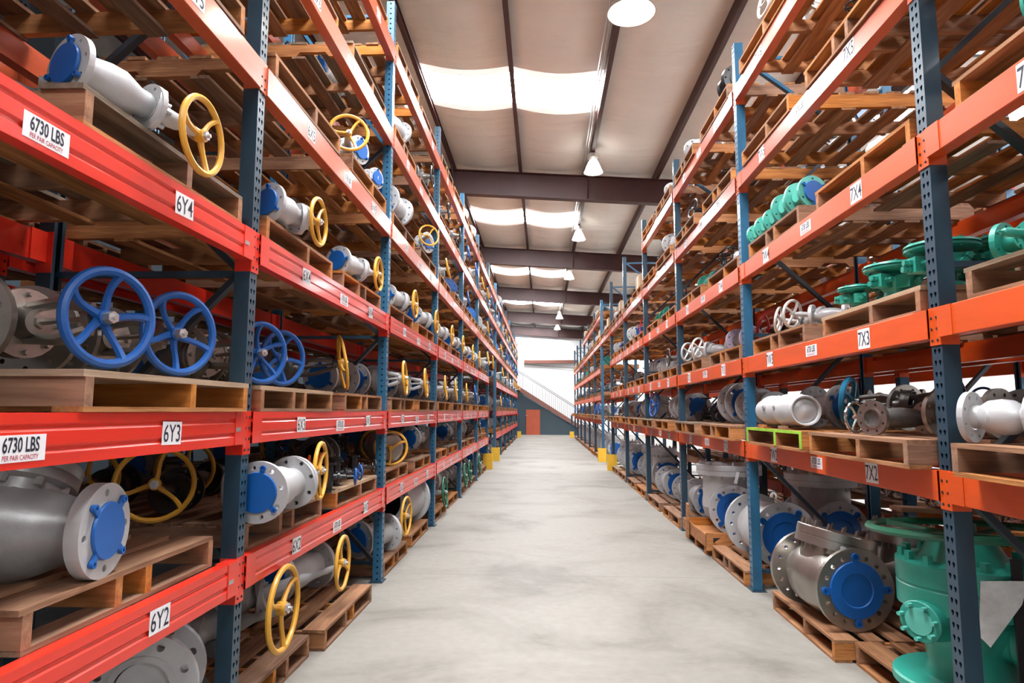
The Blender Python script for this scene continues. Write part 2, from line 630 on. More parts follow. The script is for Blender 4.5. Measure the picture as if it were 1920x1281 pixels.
# ------------------------------------------------------------------ lamps
def glass_lamp(x, y, z, label):
    t = thing('high_bay_lamp', label, 'lamp', T(x, y, z), 'high bay lamps under the roof')
    link('rod', cached('l_rod%.2f' % (roof_z(x) - z), lambda: _mb(lambda m: m.cyl(.012, .44, roof_z(x) - z + .02, 8)).mesh('rod', ['lamp_metal'])), t)
    link('ballast_box', cached('l_box', lambda: _mb(lambda m: (m.lathe([(.0, .44), (.05, .43), (.06, .40), (.11, .385), (.12, .30), (.08, .26), (.0, .26)], 16),)).mesh('ballast', ['lamp_metal'])), t)
    link('reflector', cached('l_ref', lambda: _mb(lambda m: m.lathe([(.07, .26), (.10, .22), (.145, .12), (.175, .04), (.195, 0), (.187, .0), (.165, .04), (.135, .12), (.09, .21), (.062, .25)], 28, False, False)).mesh('reflector', ['glowing_glass'])), t)
    link('bulb', cached('l_bulb', lambda: _mb(lambda m: m.lathe([(0, .03), (.11, .02), (.178, .012), (.165, .045), (.13, .125), (.08, .2), (.05, .25), (0, .25)], 24)).mesh('bulb', ['lamp_glow'])), t)
    return t


def dome_lamp(x, y, z, label):
    t = thing('dome_lamp', label, 'lamp', T(x, y, z))
    link('shade', _mb(lambda m: m.lathe([(.10, .30), (.17, .26), (.24, .12), (.29, .012), (.30, 0), (.285, .0), (.23, .12), (.16, .24), (.09, .28)], 36, True, False)).mesh('shade', ['lamp_metal']), t)
    link('lens', _mb(lambda m: m.lathe([(0, .0), (.15, .0), (.275, .012), (.25, .05), (0, .05)], 36)).mesh('lens', ['lamp_glow']), t)
    link('rod', _mb(lambda m: m.cyl(.014, .3, roof_z(x) - z, 8)).mesh('rod', ['lamp_metal']), t)
    return t


def _mb(fn):
    m = MB()
    fn(m)
    return m


dome_lamp(1.10, 7.52, 6.36, 'wide glowing dome lamp at the top edge, nearest of all the lamps')
ords = ['second lamp down the aisle, just before the first roof rafter', 'third lamp down the aisle, between first and second rafters',
        'fourth lamp down the aisle, behind the second rafter', 'fifth lamp down the aisle, beyond the third rafter',
        'sixth lamp down the aisle, small and far', 'farthest lamp, in front of the end wall']
for (x, y), tx in zip(((1.05, 12.86), (1.04, 18.1), (.99, 23.6), (.98, 29.0), (.9, 34.0), (.89, 38.6)), ords):
    glass_lamp(x, y, 6.36, 'glowing glass high bay lamp, ' + tx)


# ------------------------------------------------------------------ rack parts
def teardrop(cx, cz, r):
    pts = []
    for i in range(8):
        a = 2 * PI * i / 8 + PI / 8
        x, z = r * math.cos(a), r * math.sin(a)
        if z < 0:
            x *= .62
            z *= 1.45
        pts.append((cx + x, cz + z))
    return pts


def post_mesh(h, m_name, side_holes):
    """post with its punched face at local x=0 looking +x, near flank at y=0, width CW, depth CW to -x"""
    m = MB()
    p = 0.0508
    n = int(h / p)
    w = CW
    # front face: two columns of teardrops in a shallow dished face
    for k in range(n):
        z0, z1 = k * p, (k + 1) * p
        for c in (0, 1):
            y0, y1 = (0.004, w / 2) if c == 0 else (w / 2, w - .004)
            hole = teardrop((y0 + y1) / 2 + (.002 if c == 0 else -.002), (z0 + z1) / 2 + .002, .0108)
            outer = []
            cy, cz = (y0 + y1) / 2, (z0 + z1) / 2
            for i in range(8):
                a = 2 * PI * i / 8 + PI / 8
                dx, dz = math.cos(a), math.sin(a)
                # corner-ish points on the cell border
                sx = 1 if dx > 0 else -1
                sz = 1 if dz > 0 else -1
                if abs(dx) > abs(dz):
                    outer.append((cy + sx * (y1 - y0) / 2, cz + sz * (z1 - z0) / 2 * .5))
                else:
                    outer.append((cy + sx * (y1 - y0) / 2 * .5, cz + sz * (z1 - z0) / 2))
            vs = [(0, a, b) for a, b in outer] + [(0, a, b) for a, b in hole] + [(-.003, a, b) for a, b in hole]
            cor = [(y1, z1), (y0, z1), (y0, z0), (y1, z0)]
            vs += [(0, a, b) for a, b in cor]
            fs = []
            for i in range(8):
                j = (i + 1) % 8
                fs.append((i, j, 8 + j, 8 + i))
                fs.append((8 + i, 8 + j, 16 + j, 16 + i))
            for q, (i, j) in enumerate(((0, 1), (2, 3), (4, 5), (6, 7))):
                fs.append((i, 24 + q, j))
            m.put(vs, fs)
    H = n * p
    for ya, yb in ((0.0, .004), (w - .004, w)):
        m.box(-.004, 0, ya, yb, 0, H)
    # flanks
    if side_holes:
        for y, fl in ((0.0, 1), (w, -1)):
            for k in range(n):
                z0, z1 = k * p, (k + 1) * p
                cx, cz = -.036, (z0 + z1) / 2
                outer = [(-.004, z1), (-.036, z1), (-w, z1), (-w, cz), (-w, z0), (-.036, z0), (-.004, z0), (-.004, cz)]
                hole = []
                for (a, b) in outer:
                    th = math.atan2(b - cz, a - cx)
                    hole.append((cx + .0085 * math.cos(th), cz + .0085 * math.sin(th)))
                vs = [(a, y, b) for a, b in outer] + [(a, y, b) for a, b in hole] + [(a, y + fl * .003, b) for a, b in hole]
                fs = []
                for i in range(8):
                    j = (i + 1) % 8
                    q = [(i, j, 8 + j, 8 + i), (8 + i, 8 + j, 16 + j, 16 + i)]
                    fs += q if fl > 0 else [t[::-1] for t in q]
                m.put(vs, fs)
    else:
        m.box(-w, -.004, 0, .003, 0, H)
        m.box(-w, -.004, w - .003, w, 0, H)
    m.box(-w, -w + .003, .003, .022, 0, H)
    m.box(-w, -w + .003, w - .022, w - .003, 0, H)
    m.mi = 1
    m.box(-.040, -.038, .004, w - .004, 0, H)      # added dark sheet standing for the shade behind the punched holes
    return m.mesh('post', [m_name, 'hole_shade'], False)


def beam_mesh(length, mname, grooved, h, l5, lip=False):
    """length along +y, outer face at x=0, underside at z=0; connectors at both ends"""
    m = MB()
    D = .05
    if grooved:
        prof = [(0, 0), (0, .035), (-.007, .042), (-.007, .050), (0, .058), (0, .098), (-.007, .106), (-.007, .113), (0, .120), (0, h),
                (-D, h), (-D, 0)]
    else:
        prof = [(-.003, 0), (0, .003), (0, h - .003), (-.003, h), (-.03, h), (-.03, h - .035), (-D - .015, h - .035), (-D - .015, 0)]
    n = len(prof)
    y0, y1 = 0, length
    vs = [(x, y0, z) for x, z in prof] + [(x, y1, z) for x, z in prof]
    fs = [(i, n + i, n + (i + 1) % n, (i + 1) % n) for i in range(n)]
    fs += [tuple(range(n)), tuple(range(n, 2 * n))[::-1]]
    m.put(vs, fs)
    return m


def finish_beam(length, mname, style):
    """style: grooved / box / right"""
    key = ('beam', round(length, 3), mname, style)

    def mk():
        if style == 'grooved':
            h, below, tot = .150, .05, .20
        elif style == 'box':
            h, below, tot = .150, .0, .15
        else:
            h, below, tot = .132, .033, .165
        m = beam_mesh(length, mname, style == 'grooved', h, 0)
        for v0 in (0,):
            pass
        # shift up so z=0 is the connector underside
        m.v = [(x, y, z + below) for x, y, z in m.v]
        ht = tot + (.004 if style != 'box' else .01)
        for e in (0, 1):
            ya, yb = (-.0375, 0) if e == 0 else (length, length + .0375)
            # strip on the punched post face
            m.box(-.012, -.007, ya, yb, 0, ht)
            # plate along the post flank
            yc = (-.0025, .0025) if e == 0 else (length - .0025, length + .0025)
            m.box(-.088, -.0075, yc[0], yc[1], 0, ht)
            if style != 'box':                       # thick welded sleeve on the beam end
                m.box(-.06, .003, 0 if e == 0 else length - .10, .10 if e == 0 else length, below, tot + .0006)
        m.mi = 1  # connector holes as dark discs, their shade put into the colour
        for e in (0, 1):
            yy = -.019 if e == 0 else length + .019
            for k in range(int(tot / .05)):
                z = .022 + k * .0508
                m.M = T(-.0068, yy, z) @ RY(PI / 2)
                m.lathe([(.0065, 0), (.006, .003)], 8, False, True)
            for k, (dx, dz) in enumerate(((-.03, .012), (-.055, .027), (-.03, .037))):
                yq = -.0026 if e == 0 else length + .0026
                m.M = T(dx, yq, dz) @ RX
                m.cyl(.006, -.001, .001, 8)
        m.M = Matrix.Identity(4)
        return m.mesh('beam', [mname, 'hole_shade'], False)
    return cached(key, mk)


def brace_mesh(p, q, mname):
    m = MB()
    d = Vector(q) - Vector(p)
    L = d.length
    rot = d.to_track_quat('Z', 'Y').to_matrix().to_4x4()
    m.M = T(*p) @ rot
    m.box(-.022, .022, -.014, .014, 0, L)
    return m.mesh('brace', [mname], False)


def text_geo(body, size):
    def mk():
        cu = bpy.data.curves.new('t', 'FONT')
        cu.offset = size * (.022 if 'LBS' in body else .006 if len(body) < 5 else .01)
        cu.body = body
        cu.size = size
        cu.align_x, cu.align_y = 'CENTER', 'CENTER'
        cu.resolution_u = 3
        ob = bpy.data.objects.new('t', cu)
        me = bpy.data.meshes.new_from_object(ob)
        vs = [tuple(v.co) for v in me.vertices]
        fs = [tuple(p.vertices) for p in me.polygons]
        bpy.data.objects.remove(ob)
        bpy.data.curves.remove(cu)
        bpy.data.meshes.remove(me)
        return vs, fs
    return cached(('txt', body, size), mk)


def label_mesh(lines, w, h):
    """card in the local yz plane looking +x; text reads along +y. lines: (text, size, z, matindex, ysquash)"""
    def mk():
        m = MB()
        m.box(0, .0012, -w / 2, w / 2, -h / 2, h / 2)
        for (s, size, z, mi, sq) in lines:
            vs, fs = text_geo(s, size)
            xs = [v[0] for v in vs]; ys = [v[1] for v in vs]
            cx, cy = (min(xs) + max(xs)) / 2, (min(ys) + max(ys)) / 2
            m.mi = mi
            m.put([(.0018, (a - cx) * sq, b - cy + z) for a, b, c in vs], fs)
        return m.mesh('tag', ['paper', 'ink', 'red_ink'], False)
    return cached(('lab', tuple(lines), w, h), mk)


LET = 'ZYXWVUTSRQPONMLKJIHGFEDCBA'


def rack(s, bays, levels_of, posts, name_label, back=False, xf=None, mats=None, labels=True):
    """one bolted run of pallet racking. s=-1 left of the aisle, +1 right"""
    xf = XF[s] if xf is None else xf
    t = thing('pallet_rack', name_label, 'rack', T(s * xf, 0, 0))
    ps = {-1: 'bright_blue_post', 1: 'bright_blue_post'}

    def place(x, y, z, flip):
        # flip False: local +x looks at +X ; True: looks at -X (mirrored)
        M = T(x, y, z)
        if flip:
            M = M @ Matrix.Scale(-1, 4, (1, 0, 0))
        return M
    out = s > 0
    for n in posts:
        y = post_y(s, n)
        pm = 'blue_post' if (n in (0, 1) or (s > 0 and n not in (2, 7))) else 'bright_blue_post'
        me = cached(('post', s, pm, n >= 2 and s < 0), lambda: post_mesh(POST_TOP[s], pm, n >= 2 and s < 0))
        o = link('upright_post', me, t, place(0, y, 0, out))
        fp = cached('foot', lambda: _mb(lambda m: (m.box(-.10, .02, -.035, CW + .035, 0, .008), m.box(-.088, .012, -.022, -.014, .008, .016))).mesh('foot', ['blue_post'], False))
        link('foot_plate', fp, o, Matrix.Identity(4))
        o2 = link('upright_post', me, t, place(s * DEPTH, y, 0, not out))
        link('foot_plate', fp, o2, Matrix.Identity(4))
        H = POST_TOP[s]
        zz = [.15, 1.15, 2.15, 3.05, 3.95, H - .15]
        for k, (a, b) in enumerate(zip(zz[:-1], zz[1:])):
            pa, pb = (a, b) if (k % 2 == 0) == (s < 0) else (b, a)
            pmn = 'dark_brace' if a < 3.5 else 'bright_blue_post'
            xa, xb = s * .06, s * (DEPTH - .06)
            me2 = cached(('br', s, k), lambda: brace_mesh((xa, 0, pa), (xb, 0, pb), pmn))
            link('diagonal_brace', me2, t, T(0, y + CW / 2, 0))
        for z in (.15, 2.15, H - .15):
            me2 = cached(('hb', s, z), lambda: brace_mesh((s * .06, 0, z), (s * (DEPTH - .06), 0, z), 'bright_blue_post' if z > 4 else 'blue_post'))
            link('horizontal_brace', me2, t, T(0, y + CW / 2 + .03, 0))
    for b in bays:
        ya = post_y(s, b) + CW
        L = BAY - CW
        for l in levels_of(b):
            if s < 0:
                st, mn = ('grooved', 'red_beam') if l <= 4 else ('box', 'orange_beam')
            else:
                st, mn = 'right', 'deep_orange' if l <= 4 else 'orange_beam'
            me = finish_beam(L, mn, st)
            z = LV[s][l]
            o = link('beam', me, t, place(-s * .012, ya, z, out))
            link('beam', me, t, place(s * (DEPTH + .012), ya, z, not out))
            if not labels or b > 6:
                continue
            zc = (.05 + .075) if (s < 0 and l <= 4) else (.075 if s < 0 else .033 + .066)
            for frac, code in ((.235, 0), (.775, 1)):
                if s > 0:
                    frac = (.215, .76)[code]
                i = 2 * b + code
                txt = ('6' if s < 0 else '7') + LET[i] + str(l)
                lm = label_mesh(((txt, .092, 0, 1, .78),), .125, .086) if s < 0 else label_mesh(((txt, .110, 0, 1, .68),), .128, .108)
                yy = frac * L + rnd.uniform(-.01, .01)
                Mt = T(.0, yy, zc + rnd.uniform(-.004, .004)) @ Matrix.Rotation(rnd.uniform(-.03, .03), 4, 'X')
                # the beam is mirrored on the right, so mirror the card back to keep it readable
                if out:
                    Mt = Mt @ Matrix.Scale(-1, 4, (0, 1, 0))
                link('shelf_tag', lm, o, Mt)
            lm = label_mesh((('6730 LBS', .055, .010, 1, .60), ('PER PAIR CAPACITY', .019, -.024, 2, .72)), .17, .072)
            yy = (.51 if s < 0 else .475) * L
            Mt = T(0, yy, zc - (.02 if s < 0 else 0))
            if out:
                Mt = Mt @ Matrix.Scale(-1, 4, (0, 1, 0))
            link('capacity_tag', lm, o, Mt)
            if b < 3 and s < 0:
                lm = label_mesh((), .045, .02)
                Mt = T(0.004 if st != 'box' else 0.0005, L - .075, zc - .005)
                if st != 'box':
                    link('serial_tag', cached('serial', lambda: _mb(lambda m: m.box(0, .001, -.022, .022, -.009, .009)).mesh('serial', ['conduit'], False)), o, Mt)
    return t


def left_levels(b):
    return (5, 6, 7) if b == 6 else (2, 3, 4, 5, 6, 7)


def right_levels(b):
    if b == 6:
        return (5,)
    if b in (0, 1, 2, 3, 7, 8, 9):
        return (2, 3, 4, 5, 6)
    return (2, 3, 4, 5)


rack(-1, range(0, 7), left_levels, range(0, 8), 'blue and red pallet rack run along the left side, nearer than the yellow guards')
rack(-1, range(7, 13), left_levels, range(8, 14), 'far red pallet rack run on the left side, beyond the yellow guards', labels=False)
rack(1, range(0, 7), right_levels, range(0, 8), 'blue and orange pallet rack run along the right side, nearer than the yellow guards')
rack(1, range(7, 13), right_levels, range(8, 14), 'far orange pallet rack run on the right side, beyond the yellow guards', labels=False)
FLUE = .22
rack(-1, range(0, 6), lambda b: (2, 3, 4, 5, 6), range(0, 7), 'dark second rack run standing behind the left rack', xf=XF[-1] + DEPTH + FLUE, labels=False)
LV[1][8] = .42
rack(1, range(0, 6), lambda b: (8, 2, 3, 4, 5), range(0, 7), 'second rack run standing behind the right rack', xf=XF[1] + DEPTH + FLUE, labels=False)

for s in (-1, 1):
    for n, w in ((6, 'nearer'), (7, 'farther')):
        m = MB()
        m.box(-.12, .12, -.012, 0, 0, .40)
        m.box(min(-s * .108, -s * .12), max(-s * .108, -s * .12), 0, .16, 0, .40)
        o = link('post_guard', m.mesh('post_guard', ['guard_yellow'], False))
        o.location = (s * (XF[s] - .0), post_y(s, n) - .06 if n == 6 else post_y(s, n) - .06, 0)
        tag(o, '%s yellow steel post guard at the cross passage of the %s rack' % (w, 'left' if s < 0 else 'right'), 'post guard', 'yellow post guards')


# ------------------------------------------------------------------ pallets
PH, PD = .130, 1.16        # height, depth across the rack
WOODS = ('wood_y', 'wood_x')


def pallet_parts(var, plain, W=1.06):
    """local frame: x across the rack (0 = aisle edge, going to -x), y along the aisle 0..W, z 0..PH"""
    r = random.Random(100 + var)
    deck, bot = MB(), MB()
    if plain:      # plywood sheet deck
        deck.box(-PD, 0, -.01, W + .01, .108, PH)
    x = -0.0
    nb = 7
    bw = [.14] + [r.choice((.09, .1, .12)) for _ in range(nb - 2)] + [.14]
    gap = (PD - sum(bw)) / (nb - 1)
    for k in range(nb):
        if not plain:
            j = r.uniform(-.006, .006)
            deck.box(x - bw[k], x, j - r.choice((0, 0, .01)), W + j, PH - .018, PH)
        x -= bw[k] + gap
    if plain:
        pass
    bx = (0, -.36, -.70, -PD + .10)
    for k, x in enumerate(bx):
        bot.box(x - .10, x, r.uniform(-.004, .004), W + r.uniform(-.004, .004), 0, .017)
    top = .108 if plain else PH - .018
    sy = (0, .40, .57, W - .038) if var % 2 else (0, W * .55, W - .038)
    return deck, bot, [(y, .038) for y in sy], top


def stringer(top, notch=True):
    m = MB()
    # side profile in x-z with fork notches
    pts = [(0, .017), (0, top), (-PD, top), (-PD, .017)]
    if notch:
        pts = [(0, top), (-PD, top), (-PD, .017), (-PD + .18, .017), (-PD + .21, .05), (-PD + .40, .05), (-PD + .43, .017),
               (-.43, .017), (-.40, .05), (-.21, .05), (-.18, .017), (0, .017)]
    m.M = RX
    m.prism(pts[::-1] if notch else pts, -.038, 0)
    return m.mesh('stringer', ['wood_x'], False)


def pallet(s, y, z, label, var=0, plain=False, detail=True, lime=False, over=.07, W=1.06, rot=0.0, xf=None, group=None, greyish=False):
    xf = XF[s] if xf is None else xf
    M = T(s * (xf - over), y, z + (.0015 if z > 0 else .0005))
    if s > 0:
        M = M @ T(0, W, 0) @ RZ(PI)
    M = M @ T(-PD / 2, W / 2, 0) @ RZ(rot) @ T(PD / 2, -W / 2, 0)
    wd = 'plywood' if plain else ('wood_grey' if greyish else 'wood_y')
    if not detail:
        def mk():
            deck, bot, ss, top = pallet_parts(var, plain, W)
            m = MB()
            m.v, m.f, m.m = deck.v, deck.f, [0] * len(deck.f)
            m.put(bot.v, bot.f)
            m.mi = 1
            for (yy, w) in ss:
                m.box(-PD, 0, yy, yy + w, .017, top)
            return m.mesh('pallet', [wd, 'wood_x'], False)
        o = link('pallet', cached(('pal', var, plain, W, wd), mk))
        o.matrix_world = M
        return tag(o, label, 'pallet', group)
    t = thing('pallet', label, 'pallet', M, group)
    deck, bot, ss, top = pallet_parts(var, plain, W)
    link('plywood_deck' if plain else 'deck', cached(('deck', var, plain, W, wd), lambda: deck.mesh('deck', [wd], False)), t)
    link('bottom_boards', cached(('bot', var, plain, W), lambda: bot.mesh('bot', ['wood_y'], False)), t)
    for (yy, w) in ss:
        o = link('stringer', cached(('str', top, var == 2), lambda: stringer(top, var == 2)), t, T(0, yy, 0))
    if lime:
        m = MB()
        m.box(.0005, .003, 0, W, PH - .02, PH + .001)
        for (yy, w) in ss:
            m.box(.0005, .003, yy, yy + w, .017, PH - .02)
        link('painted_edge', m.mesh('edge', ['lime_paint'], False), t)['label'] = 'lime green painted edge'
    return t


# ------------------------------------------------------------------ valve pieces
def wheel_mesh(R, spokes, mname, r=None, wavy=0.0, dish=.12, n=36, square=False):
    r = r or R * .065
    key = ('wheel', round(R, 3), spokes, mname, round(r, 4), wavy)

    def mk():
        m = MB()
        m.ring(R - r, r, n, 8, wavy)
        hub = R * .15
        d = R * dish
        m.lathe([(0, -d - .01), (hub, -d - .01), (hub * 1.1, -d + R * .04), (hub, -d + R * .16), (0, -d + R * .16)], 16)
        for k in range(spokes):
            a = 2 * PI * k / spokes + .4
            ps = []
            for q in range(6):
                u = q / 5
                rr = hub * .8 + (R - r - hub * .8) * u
                aa = a + .10 * math.sin(PI * u)
                ps.append((rr * math.cos(aa), rr * math.sin(aa), -d * (1 - u * u) + R * .03 * (1 - u)))
            m.tube(ps, [r * (1.05 - .25 * math.sin(PI * q / 5)) for q in range(6)], 6)
        return m.mesh('handwheel', [mname])
    return cached(key, mk)


def cap_mesh(R, nl, mname='cap_blue', ring=False, bolt_r=None):
    """plastic flange protector about z, lugs reaching the bolt circle"""
    key = ('cap', round(R, 3), nl, mname, ring, bolt_r)

    def mk():
        m = MB()
        if ring:
            pr = [(R * .97, 0), (R, .004), (R * .98, .012), (R * .60, .013), (R * .57, .007), (0, .007)]
        else:
            pr = [(R * .98, 0), (R, .004), (R * .97, .012), (0, .012)]
        m.lathe(pr, 32, False, False)
        br = bolt_r or R * 1.22
        for k in range(nl):
            a = 2 * PI * (k + .5) / nl
            m.M = RZ(a)
            w = R * .14
            m.box(R * .9, br, -w * .8, w * .8, 0, .010)
            m.M = RZ(a) @ T(br, 0, 0)
            m.lathe([(w, 0), (w, .014), (w * .5, .014), (w * .45, .002), (0, .002)], 12, False, False)
        return m.mesh('end_cap', [mname])
    return cached(key, mk)


def flange_mesh(R, t, nb, mname, ri=None, far=False):
    ri = ri or R * .5
    key = ('fl', round(R, 3), round(t, 3), nb, mname, round(ri, 3), far)

    def mk():
        m = MB()
        if far:
            m.flange(R, ri, t, nb, R * .8, R * .08, solid=True)
        else:
            m.flange(R, ri, t, nb, R * .80, R * (.078 if nb <= 8 else .058), seg=5 if nb <= 8 else 3)
            m.lathe([(ri, 0), (ri, t)], 28, False, False)
            m.lathe([(R * .62, t), (R * .62, t + .003), (ri, t + .003), (ri, t)], 28, False, False)
        return m.mesh('flange', [mname])
    return cached(key, mk)


def bonnet_mesh(R, B, mname, yoke, nb=8):
    """along +z starting at the body: flange pair with studs, neck, yoke arms to the wheel"""
    key = ('bon', round(R, 3), round(B, 3), mname, yoke, nb)

    def mk():
        m = MB()
        rb = R * .68
        z0 = R * .55
        m.lathe([(R * .42, 0), (R * .42, z0), (rb, z0), (rb, z0 + R * .16), (rb * .99, z0 + R * .165), (rb * .99, z0 + R * .175), (rb, z0 + R * .18), (rb, z0 + R * .34),
                 (R * .34, z0 + R * .36), (R * .26, z0 + R * .60), (R * .26, z0 + R * .72), (R * .16, z0 + R * .74)], 24, False, True)
        m.bolts(nb, rb * .84, R * .055, z0 - R * .12, z0 + R * .46)
        if yoke == 'arms':
            zt = B * .86
            za = z0 + R * .34
            for sg in (-1, 1):
                m.tube([(sg * R * .30, 0, za), (sg * R * .36, 0, za + (zt - za) * .5), (sg * R * .20, 0, zt)], R * .075, 6, flat=1.6)
            m.cyl(R * .22, zt - R * .03, zt + R * .16, 14)
            m.cyl(R * .06, za, B + R * .12, 8)
            m.cyl(R * .13, za + R * .3, za + R * .48, 6)
        else:
            m.lathe([(R * .2, z0 + R * .7), (R * .22, B * .8), (R * .16, B * .9), (R * .06, B * .92), (R * .06, B + R * .1), (0, B + R * .1)], 14, False, True)
        return m.mesh('bonnet', [mname])
    return cached(key, mk)


def body_mesh(R, F, mname, rel, fat=.62):
    key = ('body', round(R, 3), round(F, 3), mname, round(rel, 2), fat)

    def mk():
        m = MB()
        # run along y
        m.M = RX
        h = F / 2 - .02
        m.lathe([(R * .47, -h), (R * .45, -h * .72), (R * fat * .92, -h * .42), (R * fat, 0), (R * fat * .92, h * .42), (R * .45, h * .72), (R * .47, h)], 24)
        m.M = RZ(rel) @ RY(PI / 2)
        m.lathe([(R * fat * .7, 0), (R * .5, R * .45), (R * .44, R * .62)], 20, False, True)
        return m.mesh('body', [mname])
    return cached(key, mk)


def gate_valve(x, y, z, label, R=.14, F=.36, run=0.0, bon=0.0, B=.40, W=.165, spokes=3, wheel='wheel_yellow', body='light_grey', flg=None,
               cap='cap_blue', nl=3, nb=8, yoke='neck', caps=(1, 1), elev=None, far=False, group=None, s=-1, name='gate_valve', cat='valve', wavy=0.0,
               fat=.62, wr=None, wdish=.12, spin=0.0, lift=0.0, roll=0.0):
    """x,y plan position of the body centre, z the surface it lies on. run: turn of the run axis from +Y; bon: direction of the bonnet from the aisle normal"""
    sgn = -s
    if elev is None:
        elev = math.asin(max(-.2, min(.6, (W - R + .022) / max(B, .01)))) if W > R - .02 else 0.0
    flg = flg or body
    M = T(x, y, z + .004 + R + lift)
    if s > 0:
        M = M @ RZ(PI)
        run, bon = run, bon
    t = thing(name, label, cat, M, group)
    rel = bon - run
    Mr = RZ(run)
    link('body', body_mesh(R, F, body, rel, fat), t, Mr)
    ft = max(.022, R * .17)
    for e in (-1, 1):
        fo = link('flange', flange_mesh(R, ft, nb, flg, far=far), t,
                  Mr @ T(0, e * (F / 2 - ft), 0) @ (RX if e < 0 else RX.inverted()) @ RZ(PI / nb + roll))
        if caps[0 if e < 0 else 1]:
            link('end_cap', cap_mesh(R * .66, nl, cap, bolt_r=R * .8), t, Mr @ T(0, e * (F / 2 + .003), 0) @ (RX if e < 0 else RX.inverted()) @ RZ(.5 + spin))['label'] = 'blue plastic end cap' if cap == 'cap_blue' else 'black end cap'
    Mb = RZ(bon) @ RY(PI / 2 - elev)
    if B > 0:
        link('bonnet', bonnet_mesh(R, B, body, yoke), t, Mb)
        if W > 0:
            wo = link('handwheel', wheel_mesh(W, spokes, wheel, r=wr, wavy=wavy, dish=wdish), t, Mb @ T(0, 0, B) @ RZ(spin))
            wo['label'] = {'wheel_yellow': 'yellow', 'wheel_blue': 'blue', 'wheel_teal': 'teal blue', 'wheel_green': 'dark green', 'wheel_red': 'red',
                           'wheel_white': 'white', 'black_iron': 'black', 'bright_steel': 'bright steel', 'dark_steel': 'dark'}.get(wheel, 'painted') + ' handwheel'
            if not far:
                link('wheel_nut', cached(('nut', round(W, 3)), lambda: _mb(lambda m: (m.cyl(W * .12, -W * .12, W * .13, 6), m.cyl(W * .05, W * .1, W * .2, 8))).mesh('nut', ['conduit'])), wo)
    return t


def aim(p, d):
    d = Vector(d).normalized()
    return T(*p) @ d.to_track_quat('Z', 'Y').to_matrix().to_4x4()


def coax_valve(f1, f2, w, z, label, R1, R2, W=0, wheel='wheel_yellow', body='light_grey', cap='cap_blue', nb=8, nl=3, side=-1, spin=.4, wr=.013, group=None, far=False, branch=True, spokes=3, ndir=None, lift=0.0):
    """angle pattern valve: capped flange f1 facing up the aisle, bonnet flange f2, then stem and handwheel at w (world points)"""
    z0 = z + .004
    t = thing('angle_valve', label, 'valve', T(f1[0], f1[1], z0), group)
    o = Vector((f1[0], f1[1], z0))
    p1 = Vector((f1[0], f1[1], z0 + R1 + lift)) - o
    p2 = Vector((f2[0], f2[1], z0 + R2 + .004 + lift)) - o
    d = (p2 - p1).normalized()
    L = (p2 - p1).length
    m = MB()
    m.M = aim(p1, d)
    m.lathe([(R1 * .60, R1 * .15), (R1 * .56, R1 * .35), (R1 * .70, L * .42), (R1 * .70, L * .60), (R2 * .58, L * .84), (R2 * .56, L)], 26)
    perp = Vector((side * d.y, -side * d.x, 0)).normalized() if d.y > 0 else Vector((side, 0, 0))
    perp = Vector((perp.x, perp.y, 0))
    mid = p1 + d * L * .52
    if branch:
        bl = R1 * 1.5
        m.M = aim(mid, perp)
        m.lathe([(R1 * .5, 0), (R1 * .48, bl - .02)], 20, False, False)
    link('body', m.mesh('body', [body]), t)
    ft = max(.02, R1 * .18)
    link('flange', flange_mesh(R1, ft, nb, body, far=far), t, aim(p1 + d * ft, -d) @ RZ(.2))
    if cap:
        link('end_cap', cap_mesh(R1 * .66, nl, cap, bolt_r=R1 * .8), t, aim(p1 - d * .003, -d) @ RZ(spin))['label'] = 'blue plastic end cap'
    if branch:
        link('flange', flange_mesh(min(R1, R2) * .96, ft, nb, body, far=far), t, aim(mid + perp * (bl - ft), perp))
    f2t = max(.02, R2 * .2)
    link('bonnet_flange', flange_mesh(R2, f2t, nb, body, far=far), t, aim(p2 + d * f2t, -d) @ RZ(.3))
    if W:
        pw = Vector(w) - o
        if ndir:
            dw = Vector(ndir).normalized()
        else:
            dw = (pw - p2)
        Ls = (pw - p2).length
        m = MB()
        m.M = aim(p2 + d * f2t, pw - p2)
        m.lathe([(R2 * .98, -f2t * .2), (R2 * .98, f2t), (R2 * .42, f2t * 1.1), (R2 * .34, Ls * .45), (R2 * .22, Ls * .55), (.022, Ls * .62), (.016, Ls * .98), (0, Ls * .98)], 24, False)
        m.bolts(4, R2 * .5, .009, f2t, f2t + .035)
        link('bonnet', m.mesh('bonnet', [body]), t)
        wo = link('handwheel', wheel_mesh(W, spokes, wheel, r=wr, dish=.10), t, aim(pw, dw) @ RZ(spin))
        wo['label'] = ('yellow' if 'yellow' in wheel else 'blue') + ' handwheel'
        if not far:
            link('wheel_nut', cached(('nut', round(W, 3)), lambda: _mb(lambda m: (m.cyl(W * .12, -W * .12, W * .13, 6), m.cyl(W * .05, W * .1, W * .2, 8))).mesh('nut', ['conduit'])), wo)
    return t


